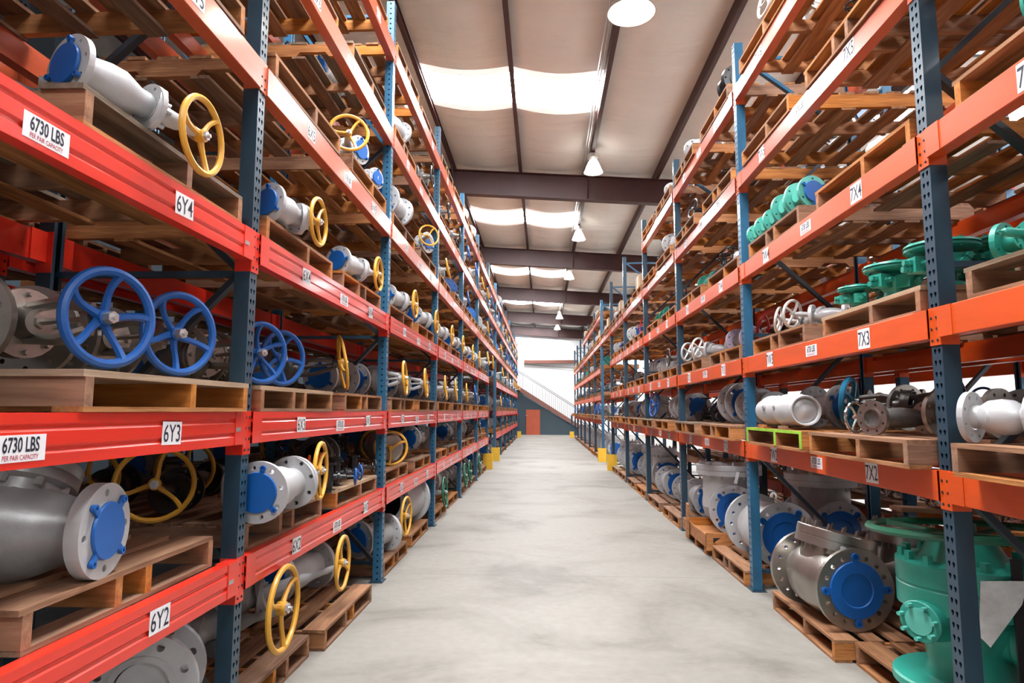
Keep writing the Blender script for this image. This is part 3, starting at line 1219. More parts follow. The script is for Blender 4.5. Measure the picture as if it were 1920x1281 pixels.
def check_valve(x, y, z, label, R=.26, F=.66, run=0.0, body='stainless', cover=True, caps=(1, 1), nb=14, tilt=0.0, H=.34, group=None, cov_r=None, nl=4, tag_on=False, spin=0.0, inscr=False, s=1, fat=.7):
    """big swing check valve: fat run along y, bolted round cover on top"""
    M = T(x, y, z + R + .004)
    t = thing('check_valve', label, 'valve', M, group)
    Mr = RZ(run)
    cr = cov_r or R * .86

    def mk():
        m = MB()
        m.M = RX
        h = F / 2 - .02
        m.lathe([(R * .62, -h), (R * .60, -h * .78), (R * fat, -h * .5), (R * fat * 1.06, 0), (R * fat, h * .5), (R * .60, h * .78), (R * .62, h)], 36)
        if cover:
            m.M = RY(tilt)
            m.lathe([(cr * .82, 0), (cr * .80, H - .05), (cr * .86, H - .012)], 32, False, False)
        return m.mesh('body', [body])
    link('body', cached(('cvb', R, F, body, cover, tilt, H, cr, fat), mk), t, Mr)
    ft = R * .12
    for e in (-1, 1):
        fo = link('flange', flange_mesh(R, ft, nb, body, ri=R * .6), t, Mr @ T(0, e * (F / 2 - ft), 0) @ (RX if e < 0 else RX.inverted()))
        if caps[0 if e < 0 else 1]:
            link('end_cap', cap_mesh(R * .70, nl, 'cap_blue', ring=True, bolt_r=R * .8), t, Mr @ T(0, e * (F / 2 + .003), 0) @ (RX if e < 0 else RX.inverted()) @ RZ(spin))['label'] = 'blue plastic end cap'
    if cover:
        def mc():
            m = MB()
            m.lathe([(cr * .5, H - .06), (cr, H - .055), (cr, H - .004), (cr * .985, H - .002), (cr * .985, H + .002), (cr, H + .004), (cr, H + .055), (cr * .985, H + .06), (0, H + .06)], 40)
            m.bolts(16, cr * .88, R * .045, H - .085, H + .085)
            m.bolts(16, cr * .88, R * .028, H - .095, H + .10, n=8)
            return m.mesh('bolted_cover', [body])
        link('bolted_cover', cached(('cvc', cr, H, body, R), mc), t, Mr @ RY(tilt))
        if tag_on:
            m = MB(); m.box(-.018, .018, -.001, .001, -.13, 0)
            link('paper_tag', m.mesh('tag', ['paper'], False), t, T(0, -cr - .004, H) @ RY(.25))['label'] = 'white paper tag'
    return t


def spool(x, y, z, label, R=.29, F=.5, run=0.0, body='light_grey', inside='black_iron', nb=16, group=None, ri=None, name='pipe_spool', cap=None, rot=None):
    ri = ri or R * .78
    t = thing(name, label, 'pipe fitting', T(x, y, z + R + .004), group)

    def mk():
        m = MB()
        m.M = RX
        m.lathe([(ri + .012, -F / 2 + .02), (ri + .012, F / 2 - .02)], 36, False, False)
        m.mi = 1
        m.lathe([(ri, F / 2), (ri, -F / 2), ], 36, False, False)
        m.lathe([(0, 0), (ri, 0)], 36, False, False)
        return m.mesh('barrel', [body, inside])
    link('barrel', cached(('spb', R, F, body, inside, ri), mk), t, RZ(run))
    for e in (-1, 1):
        link('flange', flange_mesh(R, R * .13, nb, body, ri=ri), t, RZ(run) @ T(0, e * (F / 2 - R * .13), 0) @ (RX if e < 0 else RX.inverted()))
        if cap:
            link('end_cap', cap_mesh(R * .66, 3, cap, bolt_r=R * .8), t, RZ(run) @ T(0, e * (F / 2 + .003), 0) @ (RX if e < 0 else RX.inverted()) @ RZ(.9))['label'] = 'blue plastic end cap'
    return t


def double_body(x, y, z, label, run=0.0, R=.125, L=.62):
    """painted steel body of two swellings with a recessed round end"""
    t = thing('valve_body', label, 'valve body', T(x, y, z + R + .003), None)
    m = MB(); m.M = RZ(run) @ RX.inverted()
    m.lathe([(0, -L / 2 + .012), (R * .60, -L / 2 + .02), (R * .70, -L / 2 + .03), (R * .74, -L / 2 + .012), (R * .76, -L / 2), (R * .84, -L / 2 - .002), (R * .88, -L / 2 + .012), (R * .82, -L / 2 + .035), (R * .86, -L / 2 + .06), (R * .98, -L / 2 + .13), (R, -.10),
             (R * .90, -.05), (R * .76, -.015), (R * .76, .0), (R * .92, .06), (R * .96, L / 2 - .16), (R * .8, L / 2 - .08), (R * .7, L / 2), (0, L / 2)], 36)
    link('body', m.mesh('body', ['light_grey']), t)
    m = MB()
    for yy in (-.12, .1):
        m.M = RZ(run) @ T(-R * .93, yy, .02) @ RY(-PI / 2)
        m.lathe([(.018, -.01), (.018, .012), (.008, .014), (0, .010)], 12)
    link('plug', m.mesh('plug', ['grey_paint']), t)
    return t


def relief_valve(x, y, z, label, k=1.0, rot=0.0, mname='valve_green', group=None, var=0):
    """squat pressure valve: round body, wide flat diaphragm casing on top, side blocks with hex plugs"""
    t = thing('pressure_valve', label, 'valve', T(x, y, z + .002) @ RZ(rot) @ Matrix.Scale(k, 4), group)
    b = cached(('rvb', mname), lambda: _mb(lambda m: m.lathe([(.065, 0), (.07, .01), (.07, .025), (.05, .032), (.045, .05), (.058, .075), (.06, .12), (.045, .14), (.04, .15)], 20)).mesh('body', [mname]))
    link('body', b, t)
    link('diaphragm_case', cached(('rvd', mname, var), lambda: _mb(lambda m: (m.lathe([(.04, .14), (.125, .155), (.13, .158), (.13, .166), (.125, .169), (.135, .172), (.128, .182), (.05, .20), (.03, .205)], 24), m.bolts(8, .118, .006, .15, .19))).mesh('case', [mname])), t)

    def blocks():
        m = MB()
        m.box(-.12, -.05, -.03, .03, .07, .13)
        m.box(-.04, .04, -.11, -.04, .06, .125)
        for (px, py, pz, ax) in ((-.12, 0, .11, RY(-PI / 2)), (-.085, -.03, .10, RX), (0, -.11, .09, RX), (.02, -.11, .11, RX), (-.12, .01, .085, RY(-PI / 2))):
            m.M = T(px, py, pz) @ ax
            m.cyl(.013, -.01, .03, 6)
            m.cyl(.017, .0, .012, 6)
            m.M = Matrix.Identity(4)
        m.tube([(-.08, .03, .12), (-.08, .07, .14), (-.02, .09, .16)], .006, 6)
        return m
    link('pilot_block', cached(('rvp', mname), lambda: blocks().mesh('pilot', [mname])), t)
    return t


def iron_valve(x, y, z, label, k=1.0, rot=0.0, mname='black_iron', wheel='wheel_blue', group=None, W=.06):
    """small flanged valve standing upright with a little handwheel on top or lying"""
    t = thing('small_valve', label, 'valve', T(x, y, z + .002) @ RZ(rot) @ Matrix.Scale(k, 4), group)

    def body():
        m = MB()
        m.M = T(0, 0, .06) @ RX
        m.lathe([(.055, -.1), (.055, -.085), (.03, -.083), (.034, -.04), (.045, 0), (.034, .04), (.03, .083), (.055, .085), (.055, .1)], 18)
        m.M = T(0, 0, .06)
        m.lathe([(.03, 0), (.028, .06), (.04, .062), (.04, .078), (.022, .08), (.018, .12), (.008, .125), (.008, .19)], 14)
        m.bolts(4, .033, .006, .05, .09)
        return m.mesh('body', [mname])
    link('body', cached(('ivb', mname), body), t)
    link('handwheel', wheel_mesh(W, 4, wheel, r=W * .11, wavy=.04, n=24), t, T(0, 0, .245))
    return t


def blind_flange(x, y, z, label, R=.17, run=0.0, mname='black_iron', th=.04, nb=8, group=None):
    o = link('blind_flange', cached(('blf', R, mname, th, nb), lambda: _mb(lambda m: (setattr(m, 'M', RX @ T(0, 0, -th / 2)), m.flange(R, R * .62, th, nb, R * .82, R * .07), m.lathe([(R * .62, 0), (R * .62, th)], 28), m.lathe([(R * .5, th), (R * .48, th + .006), (0, th + .006)], 24, False))).mesh('blind', [mname])))
    o.matrix_world = T(x, y, z + R) @ RZ(run)
    return tag(o, label, 'flange', group)


def wrap(x, y, z, label, k=.16, seed=1):
    r = random.Random(seed)
    m = MB()
    n, q = 9, 7
    vs, fs = [], []
    for i in range(q):
        for j in range(n):
            th = PI * i / (q - 1)
            ph = 2 * PI * j / n
            rr = k * r.uniform(.65, 1.15)
            vs.append((rr * math.sin(th) * math.cos(ph), rr * math.sin(th) * math.sin(ph), max(-.5 * k, rr * math.cos(th) * .8) + .5 * k))
    for i in range(q - 1):
        for j in range(n):
            fs.append((i * n + j, (i + 1) * n + j, (i + 1) * n + (j + 1) % n, i * n + (j + 1) % n))
    m.put(vs, fs)
    o = link('plastic_wrap', m.mesh('wrap', ['plastic_wrap'], False))
    o.location = (x, y, z)
    return tag(o, label, 'plastic wrap')
#ITEMS
# ------------------------------------------------------------------ where things stand
def code(s, b, half, l):
    return ('6' if s < 0 else '7') + LET[2 * b + half] + str(max(2, l))


def where(s, b, half, l):
    return ('on floor pallet under shelf tag ' if l == 1 else 'on pallet above shelf tag ') + code(s, b, half, l)


def surf(s, l):
    return (0 if l == 1 else beam_top(s, l)) + PH


def slot_y(s, b, half):
    return post_y(s, b) + CW + ((.09 if s > 0 else .08) if half == 0 else 1.42)


OVER = {-1: {1: -.02, 2: -.03, 3: .02, 4: -.01, 5: .01, 6: -.02, 7: .0}, 1: {1: .015, 2: .11, 3: -.01, 4: -.01, 5: .03, 6: .03}}


def levels(s, b):
    lv = list(left_levels(b) if s < 0 else right_levels(b))
    return ([1] if b != 6 else []) + lv


SIDE = {-1: 'left', 1: 'right'}
PLY = {(-1, 0, 0, 3), (-1, 0, 1, 3), (-1, 1, 0, 3), (-1, 1, 1, 2), (1, 1, 0, 3)}
SPECIAL_Y = {(-1, 1, 0, 1): 4.12, (-1, 1, 1, 1): 5.87, (-1, 0, 1, 1): 3.11, (1, 1, 0, 1): 4.10, (1, 1, 1, 1): 5.78, (-1, 2, 0, 1): 7.16, (-1, 2, 1, 1): 8.50,
             (-1, 0, 1, 4): 1.82, (-1, 0, 1, 2): 1.79, (-1, 0, 1, 3): 1.9, (1, 1, 0, 2): 2.98 + .03, (1, 1, 1, 2): 4.22}
SPECIAL_OVER = {(-1, 1, 0, 1): .06}
SPECIAL_W = {(-1, 1, 1, 1): 1.0, (-1, 0, 1, 1): .92, (1, 1, 1, 2): 1.08}
SKIP = {(-1, 0, 0, 1), (1, 0, 0, 1), (1, 0, 1, 1), (1, 2, 1, 1), (1, 2, 0, 1), (-1, 2, 1, 1), (-1, 0, 0, 7), (-1, 0, 0, 6), (1, 0, 0, 6)}
for s in (-1, 1):
    for b in range(0, 13):
        for l in levels(s, b):
            for half in (0, 1):
                k = (s, b, half, l)
                if k in SKIP:
                    continue
                z = 0 if l == 1 else beam_top(s, l)
                y = SPECIAL_Y.get(k, slot_y(s, b, half) + rnd.uniform(-.03, .03))
                tone = rnd.choice(('reddish brown', 'orange brown', 'pale')) if False else 'wooden'
                det = b <= 4
                lab = '%s pallet %s shelf tag %s' % ('plywood topped wooden' if k in PLY else 'plain wooden', 'on the floor under' if l == 1 else 'resting above', code(s, b, half, l))
                if k == (1, 1, 1, 2):
                    lab = 'wooden pallet with lime green painted edge above shelf tag 7W2'
                pallet(s, y, z, lab, var=rnd.randrange(5), plain=k in PLY, detail=det, lime=k == (1, 1, 1, 2),
                       W=SPECIAL_W.get(k, 1.06), over=SPECIAL_OVER.get(k, OVER[s][l] + rnd.uniform(-.012, .012)), rot=rnd.uniform(-.012, .012),
                       group='wooden pallets on the %s rack' % SIDE[s], greyish=rnd.random() < .16)

FILLED = set()


def hero(s, b, half, l):
    FILLED.add((s, b, half, l))
    return surf(s, l)


# ---- left rack, heroes
z = hero(-1, 0, 1, 4)
coax_valve((-1.53, 1.905), (-1.43, 2.165), (-1.30, 2.316, 2.53), z, 'light grey valve with blue cap and yellow handwheel at the near end, above shelf tag 6Y4', .108, .088, .155, spin=.4, wr=.0125, ndir=(1, 0, 0))
gate_valve(-1.86, 2.02, z, 'second pair of plain grey flanges just left of the capped valve above shelf tag 6Y4', R=.085, F=.26, run=-.9, bon=-1.6, B=0, W=0, caps=(0, 0), body='grey_paint')
FILLED.add((-1, 0, 0, 4))
z = hero(-1, 0, 1, 3)
FILLED.add((-1, 0, 0, 3))
gate_valve(-2.06, 2.32, z, 'stainless gate valve with nearest five-spoke blue handwheel, above shelf tag 6Y3', R=.19, F=.44, run=.15, bon=-.32, B=.60, W=.178, spokes=5,
           wheel='wheel_blue', body='stainless', caps=(0, 0), yoke='arms', wr=.017, elev=0, nb=10, wdish=.22, lift=-.0)
gate_valve(-2.12, 2.84, z, 'stainless gate valve with second blue handwheel from the left, above shelf tag 6Y3', R=.19, F=.44, run=.15, bon=-.38, B=.66, W=.178, spokes=5,
           wheel='wheel_blue', body='stainless', caps=(0, 0), yoke='arms', wr=.016, elev=0, nb=10, wdish=.22, spin=.8)
z = hero(-1, 1, 0, 3)
gate_valve(-2.05, 3.62, z, 'stainless gate valve with blue handwheel partly hidden behind the nearest left post', R=.18, F=.28, run=.1, bon=-.42, B=.60, W=.172, spokes=5,
           wheel='wheel_blue', body='stainless', caps=(0, 0), yoke='arms', wr=.015, elev=0, nb=10, wdish=.22, spin=.3)
gate_valve(-2.05, 3.98, z, 'stainless gate valve with blue handwheel just right of the nearest left post', R=.18, F=.28, run=.1, bon=-.46, B=.58, W=.168, spokes=5,
           wheel='wheel_blue', body='stainless', caps=(0, 0), yoke='arms', wr=.015, elev=0, nb=10, wdish=.22, spin=1.0)
z = hero(-1, 1, 1, 3)
gate_valve(-1.98, 4.66, z, 'steel valve with large tilted thin yellow handwheel seen edge-on, above shelf tag 6W3', R=.15, F=.40, run=.2, bon=.42, B=.50, W=.215, wheel='wheel_yellow', body='dark_steel',
           caps=(1, 1), yoke='arms', wr=.012, spokes=4)
gate_valve(-1.80, 5.45, z, 'dark steel valve with blue capped flange facing the camera, above shelf tag 6W3', R=.155, F=.44, run=-.15, bon=2.6, B=.3, W=0, body='cast_steel', flg='light_grey', caps=(1, 1), nb=8)
# level 2 near
z = hero(-1, 0, 1, 2)
FILLED.add((-1, 0, 0, 2))
t = thing('check_valve', 'big grey valve, white bolt-holed flange with four-lug blue cap, above shelf tag 6Y2', 'valve', T(-1.45, 2.13, z + .155))
Rv = .155
Mf = RZ(.12)
link('flange', flange_mesh(Rv, .045, 8, 'light_grey', ri=.09), t, Mf @ T(-.045, 0, 0) @ RY(PI / 2) @ RZ(.05))
link('end_cap', cap_mesh(.095, 4, 'cap_blue', bolt_r=.124), t, Mf @ RY(PI / 2) @ T(0, 0, .003) @ RZ(.05))['label'] = 'blue plastic end cap'


def big_body():
    m = MB()
    m.M = Mf @ RY(-PI / 2)
    m.lathe([(.10, .04), (.105, .10), (.125, .16), (.165, .26), (.18, .36), (.165, .46), (.12, .55), (.1, .58)], 32)
    m.M = Mf @ T(-.30, 0, .02) @ RXa(-.5)
    m.lathe([(.13, 0), (.125, .12), (.15, .13), (.15, .165), (.148, .168), (.15, .171), (.15, .205), (0, .205)], 28)
    m.bolts(8, .13, .014, .10, .235)
    m.M = Mf @ T(-.30, -.16, -.06) @ RX
    m.cyl(.03, 0, .03, 16)
    return m.mesh('body', ['grey_paint'])


link('body', big_body(), t)
link('flange', flange_mesh(Rv, .045, 8, 'light_grey', ri=.09), t, Mf @ T(-.60, 0, 0) @ RY(PI / 2))
for (f1, f2, w, W_, tx) in (((-1.98, 3.52), (-1.95, 3.38), (-1.90, 3.13, 1.122), .187, 'big yellow handwheel right behind the capped flange'),
                            ((-2.45, 3.70), (-2.42, 3.55), (-2.36, 3.28, 1.13), .16, 'yellow handwheel showing above the big grey body'),
                            ((-2.30, 2.90), (-2.27, 2.79), (-2.18, 2.52, 1.09), .125, 'yellow handwheel at the left edge'),
                            ((-2.10, 4.25), (-2.12, 4.10), (-2.16, 3.86, 1.13), .17, 'narrow yellow handwheel behind the nearest left post')):
    coax_valve(f1, f2, w, z, 'dark valve with %s, above shelf tag 6Y2' % tx, .12, .11, W_, body='dark_steel', cap='cap_blue', ndir=(.45, -.89, 0), branch=False, spin=.9)
z = hero(-1, 1, 0, 2)
coax_valve((-1.39, 3.14), (-1.40, 3.59), (-1.335, 3.88, 1.125), z, 'white flanged spool-shaped valve with large blue cap and upright yellow handwheel, above shelf tag 6X2', .15, .145, .176, spin=.3, wr=.013, ndir=(1, .12, 0))
pass
z = hero(-1, 1, 1, 2)
k = 0
for (x, y, wh, tx) in ((-1.50, 4.52, 'wheel_blue', 'nearest the aisle'), (-1.53, 4.78, 'wheel_blue', 'second from the aisle edge'), (-1.98, 4.52, 'wheel_blue', 'behind the first pair'),
                       (-1.62, 5.02, 'black_iron', 'with black wheel'), (-1.55, 5.28, 'black_iron', 'near the post'), (-2.0, 4.95, 'wheel_blue', 'deep on the plywood'), (-2.05, 5.3, 'black_iron', 'deepest in the group')):
    t = iron_valve(x, y, z, 'small black valve with %s handwheel, %s above shelf tag 6W2' % ('blue' if 'blue' in wh else 'black', tx), k=1.0, rot=.3 * k, wheel=wh, group='small black valves on plywood')
    t.matrix_world = T(x, y, z + .088) @ RZ(-1.2 + .3 * (k % 3)) @ RY(0) @ RXa(-PI / 2) @ T(0, 0, -.06)
    k += 1
for (x, y, tx) in ((-1.76, 4.80, 'nearer'), (-1.79, 5.12, 'farther')):
    m = MB(); m.M = T(0, 0, .06) @ RX
    m.lathe([(.05, -.07), (.05, -.055), (.03, -.05), (.045, 0), (.03, .05), (.05, .055), (.05, .07)], 16)
    m.M = T(0, 0, .06); m.cyl(.016, 0, .09, 8)
    t = thing('small_valve', '%s little black ball valve with bent orange lever on the plywood above tag 6W2' % tx, 'valve', T(x, y + .02, z + .0) @ RZ(.2))
    link('body', m.mesh('body', ['black_iron']), t)
    m = MB(); m.tube([(.0, -.16, .12), (.0, -.10, .20), (.0, -.01, .14), (.0, .09, .21), (.0, .15, .15)], .010, 6, flat=.6)
    link('lever', m.mesh('lever', ['deep_orange']), t)['label'] = 'bent orange lever'
spool(-1.95, 5.62, z, 'grey blind flange disc with dark centre standing behind the black valves', R=.16, F=.16, run=-.2, nb=8, ri=.1, body='cast_steel')
# floor, bay 0 and 1
hero(-1, 0, 1, 1)
gate_valve(-1.68, 2.80, PH, 'large grey flange with ring of deep bolt holes at the bottom edge, under shelf tag 6Y2', R=.215, F=.24, run=.35, bon=2.9, B=0, W=0, body='light_grey', caps=(0, 0), nb=8, fat=.55)
gate_valve(-1.82, 3.30, PH, 'grey valve with blue capped flange behind the nearest left post, on the floor pallet', R=.17, F=.40, run=-.45, bon=.2, B=0, W=0, body='grey_paint', flg='light_grey', caps=(1, 0), lift=.06)
coax_valve((-2.06, 3.66), (-1.90, 3.63), (-1.35, 3.43, .458), PH, 'grey valve with large yellow handwheel leaning over the aisle, under shelf tag 6X2', .17, .14, .222, body='grey_paint', cap=None, spin=.2, wr=.015, ndir=(1, .03, 0), branch=False)
z = hero(-1, 1, 0, 1)
coax_valve((-1.89, 4.58), (-1.75, 5.02), (-1.40, 4.47, .477), PH, 'grey spool-shaped valve with blue cap and upright yellow handwheel, second floor pallet', .182, .174, 0, body='light_grey')
coax_valve((-2.02, 4.26), (-1.88, 4.32), (-1.36, 4.46, .455), PH, 'short valve holding the upright yellow handwheel before the second left post', .15, .13, .185, cap=None, spin=1.2, ndir=(1, .05, 0), branch=False)
z = hero(-1, 1, 1, 1)
coax_valve((-1.69, 5.98), (-1.52, 6.34), None, PH, 'grey valve with dark blue capped flange beside the second left post, on the third floor pallet', .172, .175, 0, nb=10)
coax_valve((-2.02, 6.74), (-1.92, 6.72), (-1.36, 6.52, .44), PH, 'valve with yellow handwheel between the second left post and the black-mouthed pipe', .11, .10, .195, cap=None, spin=.2, ndir=(1, -.05, 0), branch=False)
for b, half, yy in ((1, 1, 4.75), (2, 0, 6.05), (2, 1, 7.45)):
    z = surf(-1, 2)
    for i in range(2):
        gate_valve(-2.10 - .02 * i, yy + .30 * i + .1, z, 'dark steel valve %s at the back of the shelf, %s cm%s' % (('upright', 'lying')[i], '', '') if False else 'dark steel valve deep on the shelf, %s of two, level with tag %s' % (('nearer', 'farther')[i], code(-1, b, half, 2)),
                   R=.085, F=.24, run=.4 + i, bon=.6 + 1.1 * i, B=.24, W=.085, wheel=('black_iron', 'dark_steel')[i], body='dark_steel', caps=(i, 0), yoke='arms', wr=.008, elev=.5)
z = hero(-1, 2, 0, 1)
spool(-1.72, 7.75, PH, 'large flanged pipe spool with a black open mouth facing the aisle end', R=.30, F=.50, run=-.32, nb=16, body='light_grey', ri=.235)
# level 4
z = hero(-1, 1, 0, 4)
coax_valve((-1.48, 3.308), (-1.40, 3.526), (-1.30, 3.60, 2.575), z, 'light grey valve with blue cap and yellow handwheel, right after the nearest post above tag 6X4', .114, .09, .146, spin=.5, wr=.012, ndir=(1, .02, 0))
z = hero(-1, 1, 1, 4)
coax_valve((-1.53, 4.66), (-1.44, 4.90), (-1.31, 5.02, 2.57), z, 'light grey valve with blue cap and yellow handwheel, above shelf tag 6W4', .115, .095, .142, spin=1.1, wr=.012, ndir=(1, .02, 0))
for b, half, y, tx in ((2, 0, 6.15, '6V4'), (2, 1, 7.5, '6U4'), (3, 0, 8.9, '6T4'), (3, 1, 10.2, '6S4'), (4, 0, 11.7, '6R4'), (4, 1, 13.0, '6Q4')):
    hero(-1, b, half, 4)
    coax_valve((-1.53, y), (-1.44, y + .25), (-1.31, y + .36, 2.575), z, 'light grey valve with blue cap and yellow handwheel, above shelf tag %s' % tx, .12, .10, .15, spin=1.1 + b, wr=.012, ndir=(1, .02, 0))
# level 5
z = hero(-1, 1, 0, 5)
pass
z = hero(-1, 1, 1, 6)
FILLED.add((-1, 2, 0, 6))
coax_valve((-1.60, 6.05), (-1.47, 6.38), None, z, 'light grey valve with blue cap beside the second left post, above shelf tag 6V6', .145, .12, 0, nb=10)
gate_valve(-1.80, 5.2, z, 'small grey valve with black gasketed flanges and bolted bonnet, above shelf tag 6W6', R=.12, F=.3, run=-.5, bon=-2.4, B=.42, W=.12, wheel='bright_steel', yoke='arms', caps=(1, 0), body='light_grey')
z = hero(-1, 1, 1, 5)
gate_valve(-1.52, 4.74, z, 'valve with big yellow handwheel facing up the aisle, above shelf tag 6W5', R=.11, F=.28, run=1.2, bon=-1.2, B=.3, W=.15, wr=.013, caps=(1, 1), body='light_grey', elev=.12)
gate_valve(-1.45, 5.26, z, 'upright light grey flange with blue cap against the second left post, above shelf tag 6W5', R=.09, F=.10, run=1.15, bon=.2, B=.0, W=0, caps=(1, 1))
z = hero(-1, 2, 0, 5)
coax_valve((-1.56, 6.05), (-1.47, 6.38), None, z, 'large light grey valve with blue cap and big drilled flanges, above shelf tag 6V5', .175, .15, 0, nb=10)
z = hero(-1, 2, 1, 5)
gate_valve(-1.50, 7.55, z, 'light grey valve with small yellow handwheel, above shelf tag 6U5', R=.125, F=.30, run=1.1, bon=-1.0, B=.34, W=.13, caps=(1, 1), wr=.011)
# level 3 rows of yellow wheels
for b, half, ys in ((2, 0, (6.3,)), (2, 1, (7.45,)), (3, 0, (9.0,)), (3, 1, (10.1,)), (4, 0, (11.55,))):
    z = hero(-1, b, half, 3)
    for y in ys:
        gate_valve(-1.76, y, z, 'light grey flanged valve with yellow handwheel, above shelf tag %s' % code(-1, b, half, 3), R=.165, F=.40, run=-.22, bon=.10, B=.40, W=.175,
                   caps=(1, 1), wr=.013, spin=rnd.uniform(0, 2), yoke='neck' if b > 2 else 'arms')
        gate_valve(-2.12, y + .32, z, 'grey valve lying behind the one with yellow handwheel, above shelf tag %s' % code(-1, b, half, 3), R=.15, F=.4, run=-.2, bon=1.2, B=.3, W=0, caps=(1, 1), body='grey_paint')
z = hero(-1, 4, 1, 3)
gate_valve(-1.72, 12.9, z, 'stainless valve with blue handwheel, above shelf tag 6Q3', R=.15, F=.34, run=-.2, bon=.1, B=.38, W=.185, spokes=5, wheel='wheel_blue', body='stainless', caps=(0, 0), yoke='arms', wr=.014)
# level 2 ball body with two yellow wheels
z = hero(-1, 2, 0, 2)
t = thing('globe_valve', 'stainless round-bodied valve between two yellow handwheels, above shelf tag 6V2', 'valve', T(-1.66, 6.72, z + .18))
link('body', _mb(lambda m: (setattr(m, 'M', RZ(.5) @ RX), m.lathe([(.12, -.25), (.12, -.22), (.155, -.2), (.155, -.16), (.12, -.15), (.18, -.06), (.18, .06), (.12, .15), (.155, .16), (.155, .2), (.12, .22), (.12, .25)], 28))).mesh('body', ['stainless']), t)
for e in (-1, 1):
    link('handwheel', wheel_mesh(.175, 3, 'wheel_yellow', r=.013), t, RZ(.5) @ T(0, e * .31, .0) @ (RX if e < 0 else RX.inverted()))['label'] = 'yellow handwheel'
FILLED.add((-1, 2, 1, 2))
z = hero(-1, 4, 1, 2)
check_valve(-1.8, 13.1, z, 'grey valve with blue bolted cover band and white flange, above shelf tag 6Q2', R=.19, F=.5, run=-.2, body='light_grey', caps=(1, 0), nb=12, H=.2)
for b, half, y in ((3, 0, 9.3), (4, 0, 11.75), (4, 1, 12.5), (5, 0, 14.4)):
    z = hero(-1, b, half, 1)
    gate_valve(-1.85, y, z, 'light grey valve with dark green handwheel, on floor pallet under tag %s' % code(-1, b, half, 1), R=.16, F=.40, run=-.3, bon=.0, B=.46, W=.22, wheel='wheel_green', caps=(1, 1), wr=.014, elev=.08)

# ---- right rack, heroes
z = hero(1, 1, 0, 1)
check_valve(1.905, 4.55, PH, 'stainless check valve with blue cap and white paper tag, on front right floor pallet', R=.25, F=.62, run=.12, body='stainless', nb=16, tilt=.24, H=.25, cov_r=.245, tag_on=True, caps=(1, 0), spin=PI / 4, fat=.84)
check_valve(2.46, 4.70, PH, 'stainless check valve standing behind the one with paper tag, front right floor pallet', R=.24, F=.6, run=.25, body='stainless', nb=16, tilt=.1, H=.27, cov_r=.2)
z = hero(1, 1, 1, 1)
check_valve(2.06, 6.15, PH, 'stainless check valve with blue cap behind the second right post, on a wooden skid', R=.285, F=.66, run=.08, body='light_grey', cover=False, nb=14, spin=.2, fat=.8)
check_valve(2.66, 6.44, PH + .0, 'grey check valve with wide round bolted cover and blue cap, under shelf tag 7W2', R=.27, F=.66, run=.1, body='light_grey', nb=12, H=.44, cov_r=.32)
FILLED.add((1, 2, 0, 1))
FILLED.add((1, 2, 1, 1))
check_valve(2.14, 7.66, .131, 'grey check valve with wide flat bolted cover standing in the open wooden crate', R=.27, F=.62, run=-.12, body='light_grey', nb=12, H=.42, cov_r=.36, tag_on=True)
# open crate
cr = thing('wooden_crate', 'low open orange-brown wooden crate with split boards on the right floor', 'crate', T(1.70, 6.93, 0))
m = MB(); m.box(.0, .9, .0, 1.1, .10, .13)
for y in (.08, .5, .95):
    m.box(0, .9, y, y + .09, 0, .10)
link('floor_boards', m.mesh('fb', ['wood_x'], False), cr)
for nm, bx in (('side_board', (-.02, 0, -.02, 1.1, .09, .22)), ('side_board', (-.02, .9, -.025, 0, .06, .24)), ('side_board', (.0, .9, 1.1, 1.12, .1, .22))):
    m = MB(); m.box(*bx)
    link(nm, m.mesh('sb', ['wood_x'], False), cr)
m = MB(); m.M = T(-.05, .72, .05) @ RXa(.12); m.box(0, .02, 0, .09, 0, .38)
link('loose_plank', m.mesh('lp', ['wood_x'], False), cr)
m = MB(); m.M = T(.12, -.07, .06) @ RY(-.6) @ RXa(-.15); m.box(0, .30, 0, .02, 0, .11)
link('loose_plank', m.mesh('lp', ['wood_x'], False), cr)
m = MB(); m.box(.05, .15, -.027, -.025, .14, .19)
link('black_label', m.mesh('bl', ['strap'], False), cr)['label'] = 'small black label plate'
for (x, y, r, bd, tx, half, b) in ((2.12, 8.80, .22, 'light_grey', 'leaning against the post', 0, 3), (2.16, 9.75, .2, 'light_grey', 'second after the crate', 0, 3), (2.08, 10.55, .235, 'light_grey', 'on the reddish pallet', 1, 3),
                                   (2.18, 11.9, .27, 'light_grey', 'third bay beyond the crate', 0, 4), (2.2, 13.3, .24, 'light_grey', 'farther half of that bay', 1, 4), (2.1, 14.5, .28, 'light_grey', 'before the passage guard', 0, 5), (2.1, 15.7, .29, 'light_grey', 'beside the passage guard', 1, 5)):
    z = hero(1, b, half, 1)
    check_valve(x, y, PH, 'grey check valve with blue cap on the floor, %s, under tag %s' % (tx, code(1, b, half, 1)), R=r, F=.56, run=.06, body=bd, nb=12, cover=(b != 3), H=.36 if b == 4 else .3)
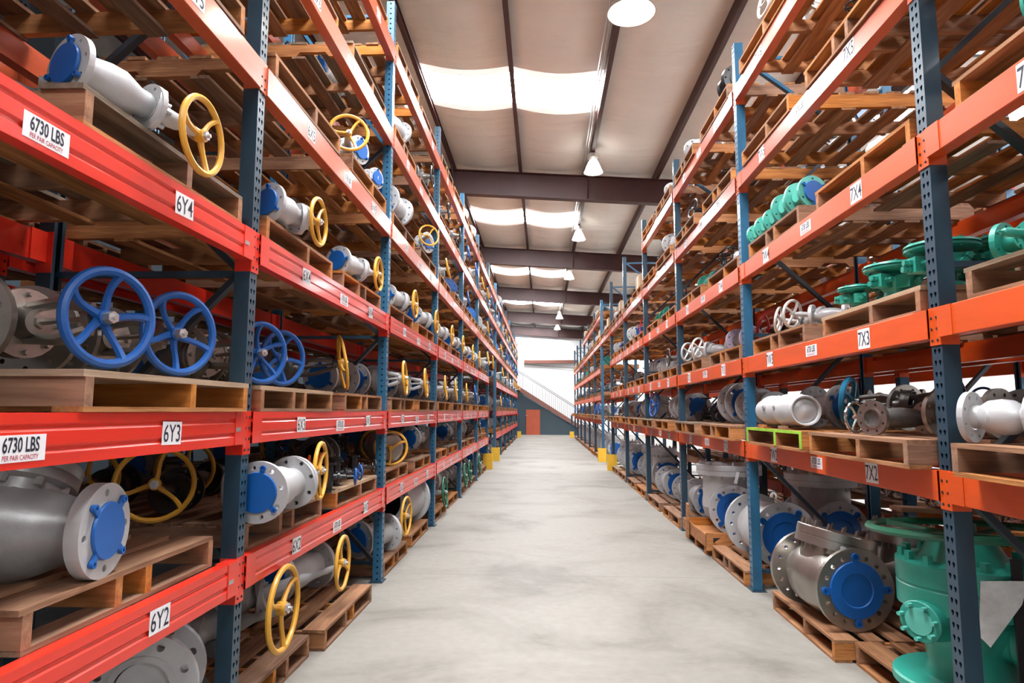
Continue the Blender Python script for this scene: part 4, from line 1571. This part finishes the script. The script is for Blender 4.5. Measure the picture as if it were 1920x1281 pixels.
# giant green gate valve at the right edge
FILLED |= {(1, 0, 0, 1), (1, 0, 1, 1)}
pallet(1, 3.02, 0, 'wooden pallet carrying the big green valve at the bottom right corner', var=2, over=-.10, group='wooden pallets on the right rack')
g = thing('gate_valve', 'huge green bolted valve with strap and white wrap, bottom right corner', 'valve', T(2.12, 3.46, PH) @ Matrix.Diagonal((1, 1, .88, 1)))
m = MB()
m.lathe([(.10, 0), (.33, 0), (.34, .01), (.34, .05), (.33, .06), (.2, .065), (.18, .12), (.19, .22), (.25, .34), (.255, .42), (.25, .46)], 40)
m.M = T(0, 0, .40) @ RZ(PI + .42) @ RY(PI / 2)
m.lathe([(.14, .0), (.115, .24), (.105, .30), (.108, .335), (.104, .34), (0, .34)], 32)
m.M = T(0, 0, .33) @ RZ(-.9) @ RY(PI / 2)
m.lathe([(.17, .0), (.13, .2), (.15, .22), (.15, .28), (0, .28)], 32)
link('body', m.mesh('body', ['valve_green']), g)
m = MB()
m.lathe([(.27, .44), (.30, .445), (.30, .56), (.295, .565), (.295, .575), (.30, .58), (.30, .69), (.28, .70), (.2, .705), (.16, .78), (.13, .84), (0, .84)], 48, False)
m.bolts(14, .265, .024, .68, .745)
link('bolted_bonnet', m.mesh('bonnet', ['valve_green']), g)
m = MB()
m.M = T(0, 0, .40) @ RZ(PI + .42) @ RY(PI / 2)
m.bolts(7, .088, .012, .335, .37)
m.lathe([(.07, .335), (.07, .347), (0, .349)], 24, False)
link('side_cover', m.mesh('cover', ['light_teal']), g)
m = MB()
m.M = T(.02, .02, .86) @ RXa(-.06)
m.ring(.42, .022, 44, 8)
for k in range(4):
    a = k * PI / 2 + .5
    m.tube([(0, 0, -.03), (.2 * math.cos(a), .2 * math.sin(a), -.02), (.41 * math.cos(a), .41 * math.sin(a), 0)], .018, 6)
m.cyl(.06, -.06, .04, 16)
link('handwheel', m.mesh('hw', ['wheel_green']), g)['label'] = 'dark green handwheel'
m = MB()
m.M = RZ(.15)
m.box(-.028, .028, -.312, -.306, .02, .78)
link('strap', m.mesh('strap', ['strap'], False), g)['label'] = 'black tie-down strap'
m = MB(); m.M = RZ(-.35) @ T(-.02, -.300, .0) @ RX
m.prism([(0, .38), (.04, .33), (.17, .56), (.20, .68), (.02, .66)], 0, .006)
link('white_wrap', m.mesh('ww', ['plastic_wrap'], False), g)['label'] = 'white wrapping sheet'
m = MB(); m.box(-.5, .5, -.05, .05, 0, .022)
o = link('wooden_board', m.mesh('board', ['wood_x'], False))
o.matrix_world = T(2.35, 3.62, .945) @ RZ(.12) @ RY(.05)
tag(o, 'orange-brown wooden board lying across the dark green handwheel, bottom right corner', 'board')
# level 2
z = hero(1, 0, 1, 2)
FILLED.add((1, 0, 0, 2))
t = gate_valve(1.80, 2.63, z, 'light grey flanged casting with red flange at the right edge, above shelf tag 7Y2', R=.102, F=.24, run=.6, bon=-.4, B=0, W=0, caps=(0, 0), body='light_grey', s=1, fat=.7)
o = link('red_flange', flange_mesh(.108, .02, 8, 'red_flange'), t, RZ(.6) @ T(0, .122, 0) @ RX.inverted())
o['label'] = 'red painted flange'
z = hero(1, 1, 0, 2)
gate_valve(1.91, 3.56, z, 'worn stainless valve lying with silver handwheel to its left, above shelf tag 7X2', R=.09, F=.42, run=1.97, bon=-1.1, B=.27, W=.09, wheel='bright_steel', body='cast_steel', flg='stainless', caps=(0, 0), s=1, wavy=.05, spokes=3, wr=.008, elev=0)
gate_valve(2.42, 4.20, z, 'dark forged valve with teal blue handwheel, above shelf tag 7X2', R=.15, F=.34, run=.3, bon=-.75, B=.46, W=.17, wheel='wheel_teal', body='dark_steel', flg='stainless', caps=(0, 0), s=1, yoke='arms', spokes=4, wr=.02)
gate_valve(2.03, 3.20, z, 'shiny stainless valve half hidden by the nearest right post', R=.115, F=.30, run=.4, bon=-1.2, B=0, W=0, body='stainless', caps=(0, 0), s=1)
gate_valve(2.52, 3.52, z, 'dark valve with thick double flanges and black handwheel behind the worn stainless valve', R=.12, F=.3, run=-.6, bon=-1.0, B=.35, W=.15, wheel='dark_steel', body='cast_steel', caps=(0, 0), s=1, yoke='arms', wr=.012)
gate_valve(2.62, 3.16, z, 'dark valve with black handwheel deep on the shelf above tag 7X2', R=.13, F=.32, run=.3, bon=1.2, B=.4, W=.14, wheel='black_iron', body='cast_steel', caps=(0, 0), s=1, yoke='arms', wr=.012)
z = hero(1, 1, 1, 2)
double_body(1.755, 4.80, z + .012, 'smooth silver double-bellied valve body on wooden blocks above tag 7W2', run=.0, R=.118, L=.78)
for (x, y, n2) in ((1.64, 4.58, 'nearer'), (1.64, 5.0, 'farther')):
    m = MB(); m.box(-.05, .16, -.07, .07, 0, .012); m.box(-.05, -.03, -.07, .07, .012, .028)
    o = link('wooden_block', m.mesh('block', ['wood_x'], False)); o.location = (x + .06, y, z)
    tag(o, '%s small wooden block under the silver double body' % n2, 'wood block')
gate_valve(2.16, 5.02, z, 'grey valve with three-lug blue cap behind the silver double body', R=.16, F=.30, run=.35, bon=.5, B=0, W=0, s=1, caps=(1, 1), body='light_grey')
gate_valve(2.5, 4.72, z, 'brownish cast valve body lying behind the silver double body', R=.14, F=.36, run=.9, bon=.5, B=.2, W=0, s=1, caps=(0, 0), body='cast_steel')
z = hero(1, 2, 0, 2)
for i, (y, tx) in enumerate(((5.98, 'nearest'), (6.35, 'middle'), (6.85, 'farthest'))):
    check_valve(2.06, y, z, '%s grey drilled flange disc body of the row behind the second right post' % tx, R=(.15, .17, .21)[i], F=.22, run=.12, body='light_grey', cover=False, caps=(1, 1), nb=10)
z = hero(1, 2, 1, 2)
for i, (x, y) in enumerate(((2.0, 7.45), (2.2, 7.72), (1.98, 7.98), (2.4, 7.5))):
    iron_valve(x, y, z, 'black cast valve, %s of the group above shelf tag 7U2' % ('nearest the aisle', 'middle', 'farther', 'deepest')[i], k=1.15, rot=i, wheel='black_iron', group='black cast valves on the right rack')
z = hero(1, 3, 0, 2)
for i, y in enumerate((8.75, 9.2, 9.55)):
    check_valve(2.04, y, z, '%s light grey drilled disc body above shelf tag 7T2' % ('nearest', 'middle', 'farthest')[i], R=.18, F=.2, run=.1, body='light_grey', cover=False, caps=(i == 0, 1), nb=10)
z = hero(1, 3, 1, 2)
gate_valve(2.2, 10.6, z, 'grey valve with wide blue handwheel above shelf tag 7S2', R=.15, F=.4, run=.2, bon=.2, B=.42, W=.2, s=1, wheel='wheel_blue', spokes=5, yoke='arms', body='light_grey', wr=.015)
z = hero(1, 4, 0, 2)
for i, y in enumerate((11.45, 11.85, 12.25)):
    check_valve(2.06, y, z, '%s light grey disc body above shelf tag 7R2' % ('nearest', 'middle', 'farthest')[i], R=.2, F=.2, run=.1, body='light_grey', cover=False, caps=(0, i == 2), nb=10)
# level 3
z = hero(1, 0, 1, 3)
FILLED.add((1, 0, 0, 3))
gate_valve(1.93, 2.52, z, 'teal green valve with drilled round flange at the right edge, above shelf tag 7Y3', R=.085, F=.30, run=.45, bon=.3, B=.22, W=0, body='valve_green', caps=(0, 0), s=1, nb=6)
relief_valve(2.45, 2.68, z, 'green pressure valve with knobbed top beside the teal flange valve', 1.1, .3)
z = hero(1, 1, 0, 3)
pos = [(1.96, 3.20, 1.25, 0), (1.93, 3.58, 1.15, .4), (1.90, 3.93, .85, -.3), (2.33, 3.22, 1.45, .2), (2.31, 3.66, 1.4, .6), (2.20, 4.05, .95, .1), (2.62, 3.45, 1.35, .5), (2.58, 3.92, 1.2, 0)]
nm = ['front row, nearest the post', 'front row, second from the post', 'smallest, at the far aisle corner', 'middle row, nearest the post', 'middle row, second from the post', 'middle row, far end', 'back row, near end', 'back row, far end']
for (x, y, k, ro), t_ in zip(pos, nm):
    relief_valve(x, y, z, 'green pressure valve with flat round top, %s, above tag 7X3' % t_, k, ro, group='green pressure valves', var=0)
z = hero(1, 1, 1, 3)
gate_valve(2.02, 4.60, z, 'silver valve with white handwheel, nearer of the pair above shelf tag 7W3', R=.085, F=.24, run=.9, bon=-1.0, B=.30, W=.11, s=1, wheel='wheel_white', body='light_grey', caps=(0, 0), yoke='neck', wr=.011, spokes=4)
gate_valve(2.08, 4.98, z, 'silver valve with white handwheel, farther of the pair above shelf tag 7W3', R=.08, F=.22, run=.9, bon=-.6, B=.27, W=.105, s=1, wheel='wheel_white', body='light_grey', caps=(0, 0), yoke='neck', wr=.011, spokes=4)
z = hero(1, 2, 0, 3)
gate_valve(2.05, 6.62, z, 'valve with lilac drilled flange behind the second right post above tag 7V3', R=.13, F=.30, run=.2, bon=.4, B=0, W=0, s=1, flg='lilac_paint', body='cast_steel', caps=(0, 0))
gate_valve(2.44, 6.2, z, 'dark valve with red handwheel, right of the second right post above tag 7V3', R=.13, F=.3, run=.3, bon=-.9, B=.34, W=.19, s=1, wheel='wheel_red', body='dark_steel', caps=(0, 0), wr=.015)
z = hero(1, 2, 1, 3)
for i, y in enumerate((7.35, 7.90)):
    gate_valve(1.98, y, z, 'silver valve with white handwheel, %s of the pair above shelf tag 7U3' % ('nearer', 'farther')[i], R=.10, F=.26, run=.9, bon=-.9, B=.28, W=.122, s=1, wheel='wheel_white', body='light_grey', caps=(0, 0), yoke='neck', wr=.012, spokes=4)
z = hero(1, 3, 1, 3)
for i, (y, r) in enumerate(((9.9, .09), (10.1, .09), (10.3, .09), (10.5, .09), (10.75, .12))):
    check_valve(2.02, y, z, 'small silver wafer disc, %s of the row above shelf tag 7S3' % ('nearest', 'second', 'middle', 'fourth', 'last')[i], R=r, F=.1, run=.2, body='light_grey', cover=False, caps=(0, 0), nb=8)
spool(2.5, 10.9, z, 'black open-mouthed drum standing behind the silver wafer discs', R=.24, F=.3, run=.25, nb=12, body='dark_steel', ri=.21)
# level 4: row of teal drilled flanges
z = hero(1, 1, 1, 4)
hero(1, 1, 0, 4)
for i, (x, y, r) in enumerate(((1.86, 4.52, .115), (1.86, 4.78, .118), (1.86, 5.02, .10), (1.86, 5.22, .10), (1.86, 5.43, .095))):
    gate_valve(x, y, z, 'light teal drilled flange valve, %s of the teal row above tag 7W4' % ('nearest with blue cap', 'second', 'third', 'fourth', 'farthest')[i], R=r, F=.17, run=.25, bon=.2, B=0, W=0, s=1, body='light_teal', caps=(0, i == 0), nb=6)
wrap(1.90, 3.52, surf(1, 4), 'crumpled clear plastic wrap on the pallet above shelf tag 7X4', .095, 3)
wrap(2.08, 4.93, surf(1, 4), 'crumpled white plastic bag stuck between the teal flanges above tag 7W4', .10, 5).location.z += .12
z = hero(1, 2, 0, 4)
for i, (x, y) in enumerate(((1.95, 6.55), (1.95, 6.84), (2.16, 6.66), (2.15, 6.95), (1.97, 7.05), (2.3, 6.8))):
    iron_valve(x, y, z, 'glossy black small valve, %s of the cluster above tag 7V4' % ('nearest', 'second', 'inner near', 'inner far', 'farthest at the edge', 'deepest')[i], k=1.05, rot=i * .8, wheel='black_iron', group='glossy black valve cluster')
wrap(1.95, 6.25, z, 'white plastic sheet beside the glossy black valves above tag 7V4', .12, 9)
z = hero(1, 2, 1, 4)
check_valve(2.05, 7.75, z, 'dark teal round valve body above shelf tag 7U4', R=.13, F=.3, run=.2, body='valve_green', cover=False, caps=(0, 0), nb=8)
z = hero(1, 3, 1, 4)
for i, y in enumerate((10.1, 10.45, 10.8)):
    check_valve(2.05, y, z, '%s dark green ribbed disc above shelf tag 7S4' % ('nearest', 'middle', 'farthest')[i], R=.13, F=.22, run=.2, body='valve_green', cover=False, caps=(0, 0), nb=8)
z = hero(1, 4, 0, 4)
gate_valve(2.3, 12.3, z, 'valve with big red handwheel and lilac capped flange above tag 7R4', R=.15, F=.4, run=.3, bon=.3, B=.4, W=.2, s=1, wheel='wheel_red', flg='lilac_paint', body='light_grey', wr=.014)
# upper right
z = hero(1, 2, 0, 6)
for i, (x, y) in enumerate(((1.86, 6.02), (1.86, 6.2))):
    blind_flange(x, y, z, '%s black drilled blind flange standing on the top pallet above tag 7V6' % ('nearer', 'farther')[i], R=.14 - .01 * i, run=.35)
z = hero(1, 1, 1, 6)
gate_valve(2.05, 4.85, z, 'silver valve with white handwheel overhanging the top shelf above tag 7W6', R=.12, F=.3, run=.3, bon=.1, B=.3, W=.15, s=1, wheel='wheel_white', body='light_grey', caps=(0, 0), wr=.012)
z = hero(1, 2, 1, 5)
gate_valve(2.0, 7.5, z, 'black valve with black handwheel above shelf tag 7U5', R=.09, F=.26, run=.3, bon=.2, B=.24, W=.12, s=1, wheel='black_iron', body='black_iron', caps=(0, 0), wr=.01)
z = hero(1, 1, 1, 5)
gate_valve(2.5, 5.2, z, 'grey valve with pale blue caps deep above shelf tag 7W5', R=.13, F=.36, run=.3, bon=.3, B=0, W=0, s=1, caps=(1, 1))

# ---- everything else: one or two pieces per pallet, built from the same kinds
KINDS_L = {1: ('big', 'grey', 'grey'), 2: ('grey', 'steel', 'blueflange', 'empty'), 3: ('yellow', 'blue', 'grey', 'big'), 4: ('yellow', 'yellow', 'grey'),
           5: ('yellow', 'grey', 'blue', 'bluebunch'), 6: ('grey', 'yellow', 'blue', 'steel'), 7: ('small', 'grey', 'empty', 'small')}
KINDS_R = {1: ('check', 'check'), 2: ('disc', 'check2', 'grey', 'blue'), 3: ('disc', 'white', 'steel', 'dark'), 4: ('teal', 'grey', 'dark', 'capblue'),
           5: ('grey', 'dark', 'box', 'capblue'), 6: ('dark', 'grey', 'box', 'empty')}


def fill(s, b, half, l):
    z = surf(s, l)
    y = slot_y(s, b, half) + .45 + rnd.uniform(-.08, .12)
    xi = s * (XF[s] + (.36 if l <= 3 else .2))
    xd = s * (XF[s] + .78)
    kd = rnd.choice((KINDS_L if s < 0 else KINDS_R)[l])
    if kd == 'box' and b < 4:
        kd = 'grey'
    w = where(s, b, half, l)
    far = b >= 6
    caps = (1, 1)
    sg = 1 if s < 0 else 1
    run = (-.25 if s < 0 else .25) + rnd.uniform(-.08, .08)
    kw = dict(s=s, far=far, caps=caps, run=run, bon=rnd.uniform(0, .2), spin=rnd.uniform(0, 2))
    q = rnd.uniform(.9, 1.1)
    if kd in ('yellow', 'blue', 'white'):
        wh = {'yellow': 'wheel_yellow', 'blue': 'wheel_blue', 'white': 'wheel_white'}[kd]
        r_ = round(rnd.choice((.13, .145, .16)), 3)
        gate_valve(xi, y, z, 'grey flanged valve with %s handwheel, %s' % (kd, w), R=r_, F=.36, B=.38 if l <= 4 else .24, W=.16 if r_ < .15 else .175, wheel=wh, spokes=5 if kd == 'blue' else 3, wr=.013, **kw)
        if l <= 4:
            gate_valve(xd, y + .35, z, 'grey valve body lying deep, %s' % w, R=.13, F=.36, B=.0, W=0, body='cast_steel', **{**kw, 'run': run + .4})
    elif kd in ('grey', 'blueflange', 'capblue'):
        gate_valve(xi, y, z, 'light grey valve body with blue capped flanges, %s' % w, R=(.13, .15, .17)[rnd.randrange(3)], F=.4, B=0, W=0, **kw)
        if l <= 5 and not far:
            gate_valve(xd, y + .3, z, 'grey valve lying deeper behind the capped one, %s' % w, R=.12, F=.34, B=0, W=0, body='grey_paint', **{**kw, 'run': run + .6})
    elif kd == 'steel':
        gate_valve(xi, y, z, 'bare steel valve without caps, %s' % w, R=.14, F=.36, B=.36 if l <= 4 else .24, W=.13, wheel='dark_steel', body='cast_steel', wr=.011, **{**kw, 'caps': (0, 0)})
    elif kd == 'dark':
        for i in range(3):
            iron_valve(xi + s * .22 * (i % 2), y - .25 + .26 * i, z, 'black iron small valve, %s piece from the near end, %s' % (('first', 'second', 'third')[i], w), k=1.15, rot=i, wheel='black_iron', group='black iron valves, %s' % code(s, b, half, l))
    elif kd in ('big', 'check', 'check2'):
        check_valve(xi + s * .05, y, z, 'big grey check valve with blue cap, %s' % w, R=.24 if l == 1 else .19, F=.54, run=run * .4, body='light_grey', nb=12, cover=(kd == 'check'), H=.3, tilt=0)
    elif kd == 'disc':
        for i in range(3):
            check_valve(xi, y - .3 + .3 * i, z, '%s light grey drilled disc of three, %s' % (('nearest', 'middle', 'farthest')[i], w), R=.17, F=.18, run=run * .4, body='light_grey', cover=False, nb=10, caps=(1, 1) if i == 0 else (0, 0))
    elif kd == 'teal':
        for i in range(2):
            check_valve(xi, y - .2 + .35 * i, z, '%s dark green valve body of two, %s' % (('nearer', 'farther')[i], w), R=.13, F=.26, run=run * .4, body='valve_green', cover=False, nb=8, caps=(0, 0))
    elif kd == 'bluebunch':
        for i in range(3):
            blind_flange(xi - s * .1, y - .25 + .12 * i, z, '%s blue painted disc of three, %s' % (('nearest', 'middle', 'farthest')[i], w), R=.12, run=.3, mname='wheel_blue')
    elif kd == 'small':
        for i in range(2):
            iron_valve(xi, y - .2 + .35 * i, z, '%s small grey valve standing upright, %s' % (('nearer', 'farther')[i], w), k=1.0, rot=i, mname='light_grey', wheel='wheel_blue')
    elif kd == 'box':
        m = MB(); m.box(-.2, .2, -.25, .25, 0, .24)
        m.mi = 1; m.box(-.201, .201, -.03, .03, .001, .2415)
        o = link('cardboard_box', cached('cbox', lambda: m.mesh('cardboard_box', ['cardboard', 'paper'], False)))
        o.location = (xi, y, z + .002)
        tag(o, 'taped brown cardboard box, %s' % w, 'box')


for s in (-1, 1):
    for b in range(0, 13):
        for l in levels(s, b):
            for half in (0, 1):
                if (s, b, half, l) in FILLED or (s, b, half, l) in SKIP:
                    continue
                fill(s, b, half, l)

# ---- second rows: pallets and valves that show through the front racks
for s in (-1, 1):
    xb = XF[s] + DEPTH + FLUE
    for b in range(0, 5):
        for l in ((2, 3, 4, 5) if s < 0 else (1, 8, 2, 3, 4)):
            for half in (0, 1):
                z = 0 if l == 1 else beam_top(s, l)
                y = slot_y(s, b, half)
                pallet(s, y, z, 'dark pallet %s second %s rack run, behind tag %s' % ('on the floor of the' if l == 1 else 'on the low shelf of the' if l == 8 else 'raised on the', SIDE[s], code(s, b, half, 2 if l == 8 else l)), var=(b + half) % 5, detail=False, over=.03, xf=xb, group='pallets on the second %s run' % SIDE[s])
                if s > 0 and l in (1, 8) and b < 4:
                    for i in range(5):
                        x = xb + .16 + .26 * (i % 2)
                        gate_valve(x, y + .16 + .22 * i, z + PH, 'small bright steel valve, %s from near end, second right run %s behind tag %s' % (('first', 'second', 'third', 'fourth', 'fifth')[i], 'floor' if l == 1 else 'shelf', code(s, b, half, 2)),
                                   R=.07, F=.2, run=.4, bon=.2 + .2 * i, B=.2, W=.075, wheel='bright_steel', body='bright_steel', caps=(i % 2, 0), s=1, wr=.007, far=True, group='bright steel valves behind tag %s' % code(s, b, half, 2))
                elif l < 4:
                    gate_valve(s * (xb + .4), y + .4, z + PH, 'valve %s second %s run, behind tag %s' % ('on the floor of the' if l == 1 else 'on the low shelf of the' if l == 8 else 'raised on the', SIDE[s], code(s, b, half, 2 if l == 8 else l)), R=.15, F=.4, run=.3, bon=.2, B=.34, W=.14, wheel=('wheel_blue', 'wheel_yellow', 'dark_steel')[(b + l) % 3],
                               body='cast_steel', caps=(1, 1), s=s, far=True)
# a red machine standing in the next aisle to the right
t = thing('red_cabinet', 'red machine cabinet standing in the next aisle, seen past the nearest right post', 'cabinet', T(6.6, 5.6, 0))
m = MB(); m.box(-.4, .4, -1.0, 1.0, .1, 1.9); m.box(-.42, .42, -1.02, 1.02, 0, .1)
link('cabinet_body', m.mesh('cb', ['red_machine'], False), t)
m = MB(); m.box(-.42, -.4, -.9, -.05, .3, 1.75); m.box(-.42, -.4, .05, .9, .3, 1.75)
link('doors', m.mesh('dr', ['red_machine'], False), t)
# short end frames closing both rows
for s, x in ((-1, -1.33), (1, 1.62)):
    t = thing('end_guard_frame', 'short grey steel end frame closing the %s rack row' % SIDE[s], 'guard', T(x, 36.4, 0))
    m = MB(); m.box(-.05, .05, 0, .1, 0, 1.6 if s < 0 else 1.25); m.box(-s * -.05, s * .9, 0, .1, 1.2, 1.3) if False else None
    link('post', m.mesh('p', ['blue_post'], False), t)
    m = MB(); m.box(min(0, s * .9), max(0, s * .9), .02, .08, 1.22, 1.34)
    link('rail', m.mesh('r', ['red_beam' if s < 0 else 'orange_beam'], False), t)
    m = MB(); m.box(-.12, .12, -.03, 0, 0, .35)
    link('yellow_plate', m.mesh('y', ['guard_yellow'], False), t)['label'] = 'yellow base plate'
bpy.context.view_layer.update()
